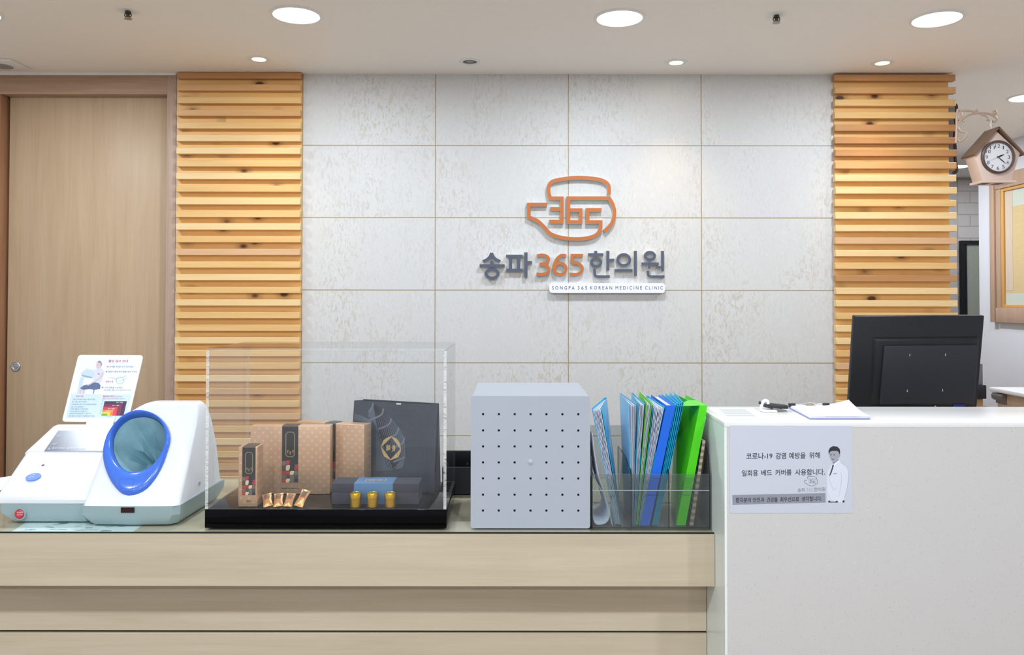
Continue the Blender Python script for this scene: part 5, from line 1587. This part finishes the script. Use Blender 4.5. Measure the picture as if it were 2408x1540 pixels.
Z8 = lambda x, y: (1960 + x / 6.16, 720 + y / 6.16)
def quadprism(m, pts, f0, f1, ins):
    a = [MP(*Z8(*p), f0) for p in pts]; c = sum(a, Vector()) / 4
    b = [MP(*Z8(*p), f1) for p in pts]; cb = sum(b, Vector()) / 4
    b = [cb + (v - cb) * ins for v in b]
    m.hexa(a + b)
m = MB(); quadprism(m, [(520, 1440), (2040, 1440), (2120, 430), (560, 440)], -0.001, 0.012, 0.93); m.build('rear_bulge', [MBK], mon, bevel=0.006)
m = MB(); quadprism(m, [(622, 1405), (2005, 1385), (2062, 530), (690, 545)], 0.010, 0.024, 0.985); vp = m.build('rear_housing', [MBK2], mon, bevel=0.005)
ME_ = MP
MF = Plane(MP.p + MP.n * 0.0245, MP.n)
for x, y in ((1105, 703), (1622, 698), (1068, 1221), (1580, 1212)):
    m = MB(); m.poly([Z8(x + 9 * (cos(a * pi / 8)) * (0.55 + 0.45 * sin(a * pi / 8)) - 3 * (sin(a * pi / 8) < 0) * 0, y + 22 * sin(a * pi / 8)) for a in range(16)], MF, 0.0004, 0)
    m.build('screw_hole', [mat('screw_pale', 'c9d2d8', 0.3, var=0.0)], vp)
m = MB(); m.text('PHILIPS', [Z8(1100, 308), Z8(1460, 302), Z8(1462, 250), Z8(1102, 256)], MP, 0.0005, 0, 0.02)
m.build('embossed_logo', [mat('logo_black', '1a1712', 0.3, var=0.0)], mon)
m = MB(); quadprism(m, [(1700, 1462), (1860, 1462), (1862, 1395), (1702, 1395)], 0.0125, 0.016, 1.0); m.build('video_plug', [mat('plug_blue', '1c2a7a', 0.4, var=0.0)], mon)
m = MB(); cpl = MP(*Z8(1430, 1428), 0.016); m.lathe([(0.0001, -0.004), (0.0032, -0.0035), (0.0032, 0.004)], cpl, 'Y', 16); m.build('plug_screw', [CHROME], mon, smooth=40)
cxm = (q[0].x + q[1].x) / 2
m = MB(); m.box(cxm - 0.04, cxm + 0.04, 2.70, 2.73, 0.755, zBt + 0.02); m.build('stand_neck', [BLACK], mon)
m = MB(); m.box(cxm - 0.11, cxm + 0.11, 2.62, 2.82, 0.741, 0.756); m.build('stand_foot', [BLACK], mon, bevel=0.004)
m = MB(); m.box(0.7, 2.3, 2.45, 3.05, 0.71, 0.74); m.box(0.7, 0.73, 2.45, 3.05, 0, 0.71); m.box(2.27, 2.3, 2.45, 3.05, 0, 0.71)
tag(m.build('staff_desk', [OAK]), 'oak staff desk behind the stone counter carrying the computer monitor', 'desk')

# ================================================================== THINGS ON THE STONE COUNTER
SP = ZP(ZS)
cb = thing('clipboard', 'clipboard with white paper sheets under a chrome wire clip, on the stone counter', 'clipboard', SP(1950, 970))
fl_ = SP(1904.5, 986.5); fr_ = SP(2046, 986.5); bl_ = SP(1852, 958.5); br_ = SP(1992, 957.5)
m = MB(); m.prism([fl_ + Vector((0, 0, .0006)), fr_ + Vector((0, 0, .0006)), br_ + Vector((0, 0, .0006)), bl_ + Vector((0, 0, .0006))], (0, 0, 0.0022)); m.build('board', [mat('clip_board_lilac', '8f8cc0', 0.35, var=0.0)], cb)
def lerp2(u, v): return (fl_ * (1 - u) + fr_ * u) * (1 - v) + (bl_ * (1 - u) + br_ * u) * v
random.seed(2)
for k in range(4):
    m = MB(); N = 12; G = []
    for j in range(N + 1):
        row = []
        for i in range(N + 1):
            u, v = 0.012 + 0.99 * i / N, 0.012 + 0.976 * j / N
            z = 0.0034 + 0.0013 * k + 0.002 * k / 3 * sin(pi * u) * (1 - v)
            z += 0.014 * max(0, (u - 0.55) / 0.45) ** 1.6 * max(0, (v - 0.35) / 0.65) ** 1.5 * (0.5 + k / 6)
            row.append(m.bm.verts.new(lerp2(u, v) + Vector((0.001 * k, -0.0004 * k, z))))
        G.append(row)
    for j in range(N):
        for i in range(N): m.bm.faces.new((G[j][i], G[j][i + 1], G[j + 1][i + 1], G[j + 1][i]))
    o = m.build('paper_sheets', [mat('clip_paper', 'eff1f6', 0.6, var=0.0)], cb, smooth=60)
    md = o.modifiers.new('solid', 'SOLIDIFY'); md.thickness = 0.0010; md.offset = 0
cl0 = lerp2(0.05, 0.93) + Vector((0, 0, 0.011)); cl1 = lerp2(0.62, 0.93) + Vector((0, 0, 0.011))
m = MB(); m.tube([cl0, cl1], 0.0016, 10)
mid = (cl0 + cl1) / 2
m.tube(catmull([cl0.lerp(cl1, .33), mid + Vector((-.012, -.004, .004)), mid + Vector((0, -.010, .006)), mid + Vector((.012, -.004, .004)), cl0.lerp(cl1, .67)], 6), 0.0012, 8)
m.prism([mid + Vector((-.014, -.016, -.003)), mid + Vector((.014, -.016, -.003)), mid + Vector((.010, .002, .003)), mid + Vector((-.010, .002, .003))], (0, 0, .0008))
clp = m.build('wire_clip', [mat('bright_chrome', 'e0e3e6', 0.15, 0.9, var=0.0)], cb, smooth=40)
for c_ in (cl0, cl1):
    m = MB(); d = (cl1 - cl0).normalized(); e = Vector((0, 1, 0))
    m.hexa([c_ + d * a + e * b + Vector((0, 0, z)) for z in (-.007, .003) for a, b in ((-.009, -.004), (.009, -.004), (.009, .005), (-.009, .005))]); m.build('clip_end', [BLACK], clp, bevel=0.001)

# hand-held gadget and pen beside the clipboard
hz = thing('handheld_gadget', 'small white and black handheld device lying left of the clipboard', 'handheld device', SP(1815, 968))
def SPz(px, py, z): return ZP(ZS + z)(px, py)
y_ = 2.10
gp = lambda px, py: P(px, py, y_)
m = MB()
loop = [gp(1791, 966), gp(1790, 958), gp(1793, 947), gp(1799, 941.5), gp(1805, 944), gp(1806, 950)]
m.tube(catmull(loop, 6), 0.0042, 12); 
m.hexa([gp(1790, 967.5) + Vector((0, -.012, 0)), gp(1825, 967.5) + Vector((0, -.012, 0)), gp(1825, 967.5) + Vector((0, .02, 0)), gp(1790, 967.5) + Vector((0, .02, 0)),
        gp(1793, 962) + Vector((0, -.010, 0)), gp(1823, 963) + Vector((0, -.010, 0)), gp(1823, 963) + Vector((0, .018, 0)), gp(1793, 962) + Vector((0, .018, 0))])
m.build('white_body', [WHITE], hz, smooth=40)
m = MB(); m.hexa([gp(1797, 957) + Vector((0, -.006, 0)), gp(1811, 960) + Vector((0, -.006, 0)), gp(1811, 960) + Vector((0, .012, 0)), gp(1797, 957) + Vector((0, .012, 0)),
        gp(1799, 949) + Vector((0, -.004, 0)), gp(1812, 953) + Vector((0, -.004, 0)), gp(1812, 953) + Vector((0, .012, 0)), gp(1799, 949) + Vector((0, .012, 0))]); m.build('black_label', [BLACK], hz)
m = MB(); m.hexa([gp(1806, 960) + Vector((0, -.004, 0)), gp(1853, 961) + Vector((0, -.004, 0)), gp(1853, 961) + Vector((0, .02, 0)), gp(1806, 960) + Vector((0, .02, 0)),
        gp(1806, 948) + Vector((0, -.002, 0)), gp(1853, 953) + Vector((0, -.002, 0)), gp(1853, 953) + Vector((0, .02, 0)), gp(1806, 948) + Vector((0, .02, 0))]); m.build('black_grip', [BLACK], hz, bevel=0.002)
m = MB(); m.hexa([gp(1814, 967.3) + Vector((0, -.008, 0)), gp(1852, 965.5) + Vector((0, -.008, 0)), gp(1852, 965.5) + Vector((0, .01, 0)), gp(1814, 967.3) + Vector((0, .01, 0)),
        gp(1816, 958) + Vector((0, -.008, 0)), gp(1832, 960) + Vector((0, -.008, 0)), gp(1832, 960) + Vector((0, .01, 0)), gp(1816, 958) + Vector((0, .01, 0))]); m.build('grey_trigger', [mat('trigger_grey', '75716c', 0.4, var=0.0)], hz, bevel=0.001)
m = MB(); m.tube([gp(1785, 946.5), gp(1788.5, 947)], 0.0042, 12); m.tube([gp(1788, 947), gp(1796, 948)], 0.0036, 12, 1); m.build('black_tip', [BLACK, mat('tip_grey', 'b9c4c6', 0.3, var=0.0)], hz, smooth=40)

# ================================================================== HOUSE CLOCK
KY = 3.45
Zc = lambda x, y: (2180 + x / 3.755, 150 + y / 3.755)
KP = YP(KY)
ck = thing('house_clock', 'pale wooden house-shaped clock with a brown roof hanging from a scroll bracket', 'clock', KP(2345, 425))
KW = wood('clock_pale_wood', 'd6bcae', 'e8d3c8', 'X', 0.5, 0.8, 0.35)
KR = wood('clock_roof_wood', '6b5346', '886f5e', 'X', 0.5, 0.8, 0.5)
KD = 0.075
m = MB(); pent = [KP(*Zc(*p)) for p in ((615, 596), (822, 788), (745, 1034), (490, 1034), (415, 792))]
m.prism(pent, (0, KD, 0)); m.build('house_body', [KW], ck, bevel=0.001)
dv = Vector((0, -0.012, 0)); 
m = MB()
for a, b in (((622, 562), (405, 806)), ((622, 562), (852, 806))):
    A, B = KP(*Zc(*a)), KP(*Zc(*b)); nn = Vector((-(B - A).z, 0, (B - A).x)).normalized()
    if nn.z < 0: nn = -nn
    A = A + dv; B = B + dv; d2 = Vector((0, KD + 0.03, 0)); o1 = nn * -0.004
    m.hexa([A + o1, B + o1, B + o1 + d2, A + o1 + d2, A + nn * .003, B + nn * .003, B + nn * .003 + d2, A + nn * .003 + d2])
m.build('roof', [KR], ck)
m = MB(); a, b = KP(*Zc(478, 1040)), KP(*Zc(772, 1040)); m.box(a.x, b.x, KY - 0.012, KY + KD + 0.012, a.z - 0.005, a.z + 0.005)
for px in (505, 628):
    c_ = KP(*Zc(px, 1052)); m.box(c_.x, c_.x + 0.030, KY + 0.01, KY + 0.05, a.z - 0.0065, a.z - 0.005, 1)
m.build('base_board', [KW, mat('clock_vent', '6b5348', 0.6, var=0.0)], ck)
cc = KP(*Zc(620, 825)); RC = 148 / 3.755 / F * KY
m = MB(); m.lathe([(RC * 0.86, -0.004), (RC * 0.87, -0.012), (RC * 0.93, -0.014), (RC * 0.99, -0.010), (RC, 0.0)], cc, 'Y', 64, cap0=False, cap1=False)
m.build('bezel', [mat('bezel_brown', '584740', 0.35, var=0.03)], ck, smooth=40)
m = MB(); m.lathe([(0.0001, -0.004), (RC * 0.865, -0.004), (RC * 0.865, 0.0)], cc, 'Y', 64)
dial = m.build('dial', [mat('dial_white', 'e9e8ee', 0.4, var=0.0)], ck, smooth=30)
DP = Plane(cc + Vector((0, -0.0042, 0)), (0, -1, 0))
class DialP(Plane):
    def __init__(s): s.n = Vector((0, -1, 0))
    def __call__(s, x, y, off=0.0): return cc + Vector((x * RC, -0.0042 - off, y * RC))
DF = DialP(); m = MB()
for h in range(1, 13):
    a = pi / 2 - h * pi / 6; x, y = 0.66 * cos(a), 0.66 * sin(a); wd = 0.14 if h > 9 else (0.03 if h == 1 else 0.075)
    m.text(str(h), [(x - wd, y - .1), (x + wd, y - .1), (x + wd, y + .1), (x - wd, y + .1)], DF, 0.0003, 0, 0.0)
for k in range(60):
    a = k * pi / 30; r0 = 0.80 if k % 5 else 0.78
    m.stroke([(r0 * cos(a), r0 * sin(a)), (0.825 * cos(a), 0.825 * sin(a))], 0.012, DF, 0, 0, 0, False, 0.0003)
m.build('numerals', [mat('dial_ink', '38343c', 0.5, var=0.0)], dial, normals=False)
HANDM = mat('hand_dark', '2e3a36', 0.4, var=0.0)
def hand(nm, dx, dy, L, wd, off, mt=HANDM):
    v = Vector((dx, dy)).normalized(); p = Vector((-v.y, v.x)); m = MB()
    pts = [p * wd * .6 - v * 0.08, v * L * .45 + p * wd * -1.0, v * L, v * L * .45 + p * wd * 1.0, p * wd * .6 * -1 - v * 0.08]
    pts = [-p * wd * .5 - v * .08, v * L * .5 - p * wd, v * L, v * L * .5 + p * wd, p * wd * .5 - v * .08]
    m.prism([DF(q.x, q.y, off) for q in pts], (0, 0.0004, 0)); m.build(nm, [mt], ck)
hand('hour_hand', 45, 20, 0.42, 0.05, 0.0016); hand('minute_hand', 72, -62, 0.66, 0.03, 0.0026); hand('second_hand', -90, -38, 0.66, 0.008, 0.0034, mat('hand_grey', '9b979c', 0.4, var=0.0))
# scroll bracket fixed to the end of the partition, with its dark wavy backing plate
IRON = mat('bracket_cream', 'c3aa9b', 0.45, var=0.03)
BY = 3.50
BPp = YP(BY)
brk = thing('clock_bracket', 'cream scrolled iron bracket carrying the house clock, on the panel end', 'bracket', BPp(2252, 290))
def scroll(m, pts, r):
    m.tube(catmull([BPp(*Zc(*p)) for p in pts], 7), r, 10)
m = MB()
scroll(m, [(262, 545), (290, 505), (345, 462), (410, 440), (480, 435), (545, 440), (595, 462), (615, 490), (600, 510), (575, 508)], 0.0050)
scroll(m, [(285, 415), (330, 412), (390, 418), (450, 432), (510, 456), (540, 480), (545, 500), (530, 492)], 0.0042)
scroll(m, [(595, 462), (612, 440), (605, 418), (585, 420), (585, 438), (600, 440)], 0.0038)
scroll(m, [(268, 520), (272, 565), (300, 600), (335, 606), (343, 635), (325, 665), (290, 685), (272, 668), (290, 655)], 0.0042)
scroll(m, [(280, 400), (300, 430), (300, 470), (275, 500)], 0.0042)
for x, y in ((440, 412), (322, 505), (490, 452)): m.ball(BPp(*Zc(x, y)), 0.006, 0, 10)
m.build('scrollwork', [IRON], brk, smooth=50)
m = MB(); scroll(m, [(272, 400), (262, 470), (262, 560), (258, 640), (255, 700)], 0.0055); m.build('mounting_bar', [IRON], brk, smooth=50)
m = MB(); scroll(m, [(568, 500), (566, 530), (572, 572), (585, 600)], 0.0028); m.build('hanging_hook', [mat('hook_steel', 'd9d0cc', 0.25, 0.6, var=0.0)], brk, smooth=50)
wp = thing('wavy_plaque', 'dark-edged wavy grey plate behind the right slat panel, where the clock bracket starts', 'plaque', P(2240, 410, 3.62))
WP = YP(3.60)
xi = XEND + 0.002
edge = catmull([WP(*Zc(*p)) for p in ((235, 350), (258, 372), (262, 420), (250, 480), (254, 540), (246, 600), (240, 660), (248, 740), (246, 820), (258, 900), (262, 950), (225, 968))], 6)
m = MB()
m.prism([Vector((xi, 3.60, edge[0].z))] + list(edge) + [Vector((xi, 3.60, edge[-1].z))], (0, 0.01, 0)); m.build('grey_plate', [mat('plate_grey', '8d8c87', 0.4, var=0.15, vscale=20)], wp)
m = MB(); m.tube(edge, 0.007, 8); m.build('dark_rim', [mat('rim_brown', '463835', 0.4, var=0.05)], wp, smooth=50)
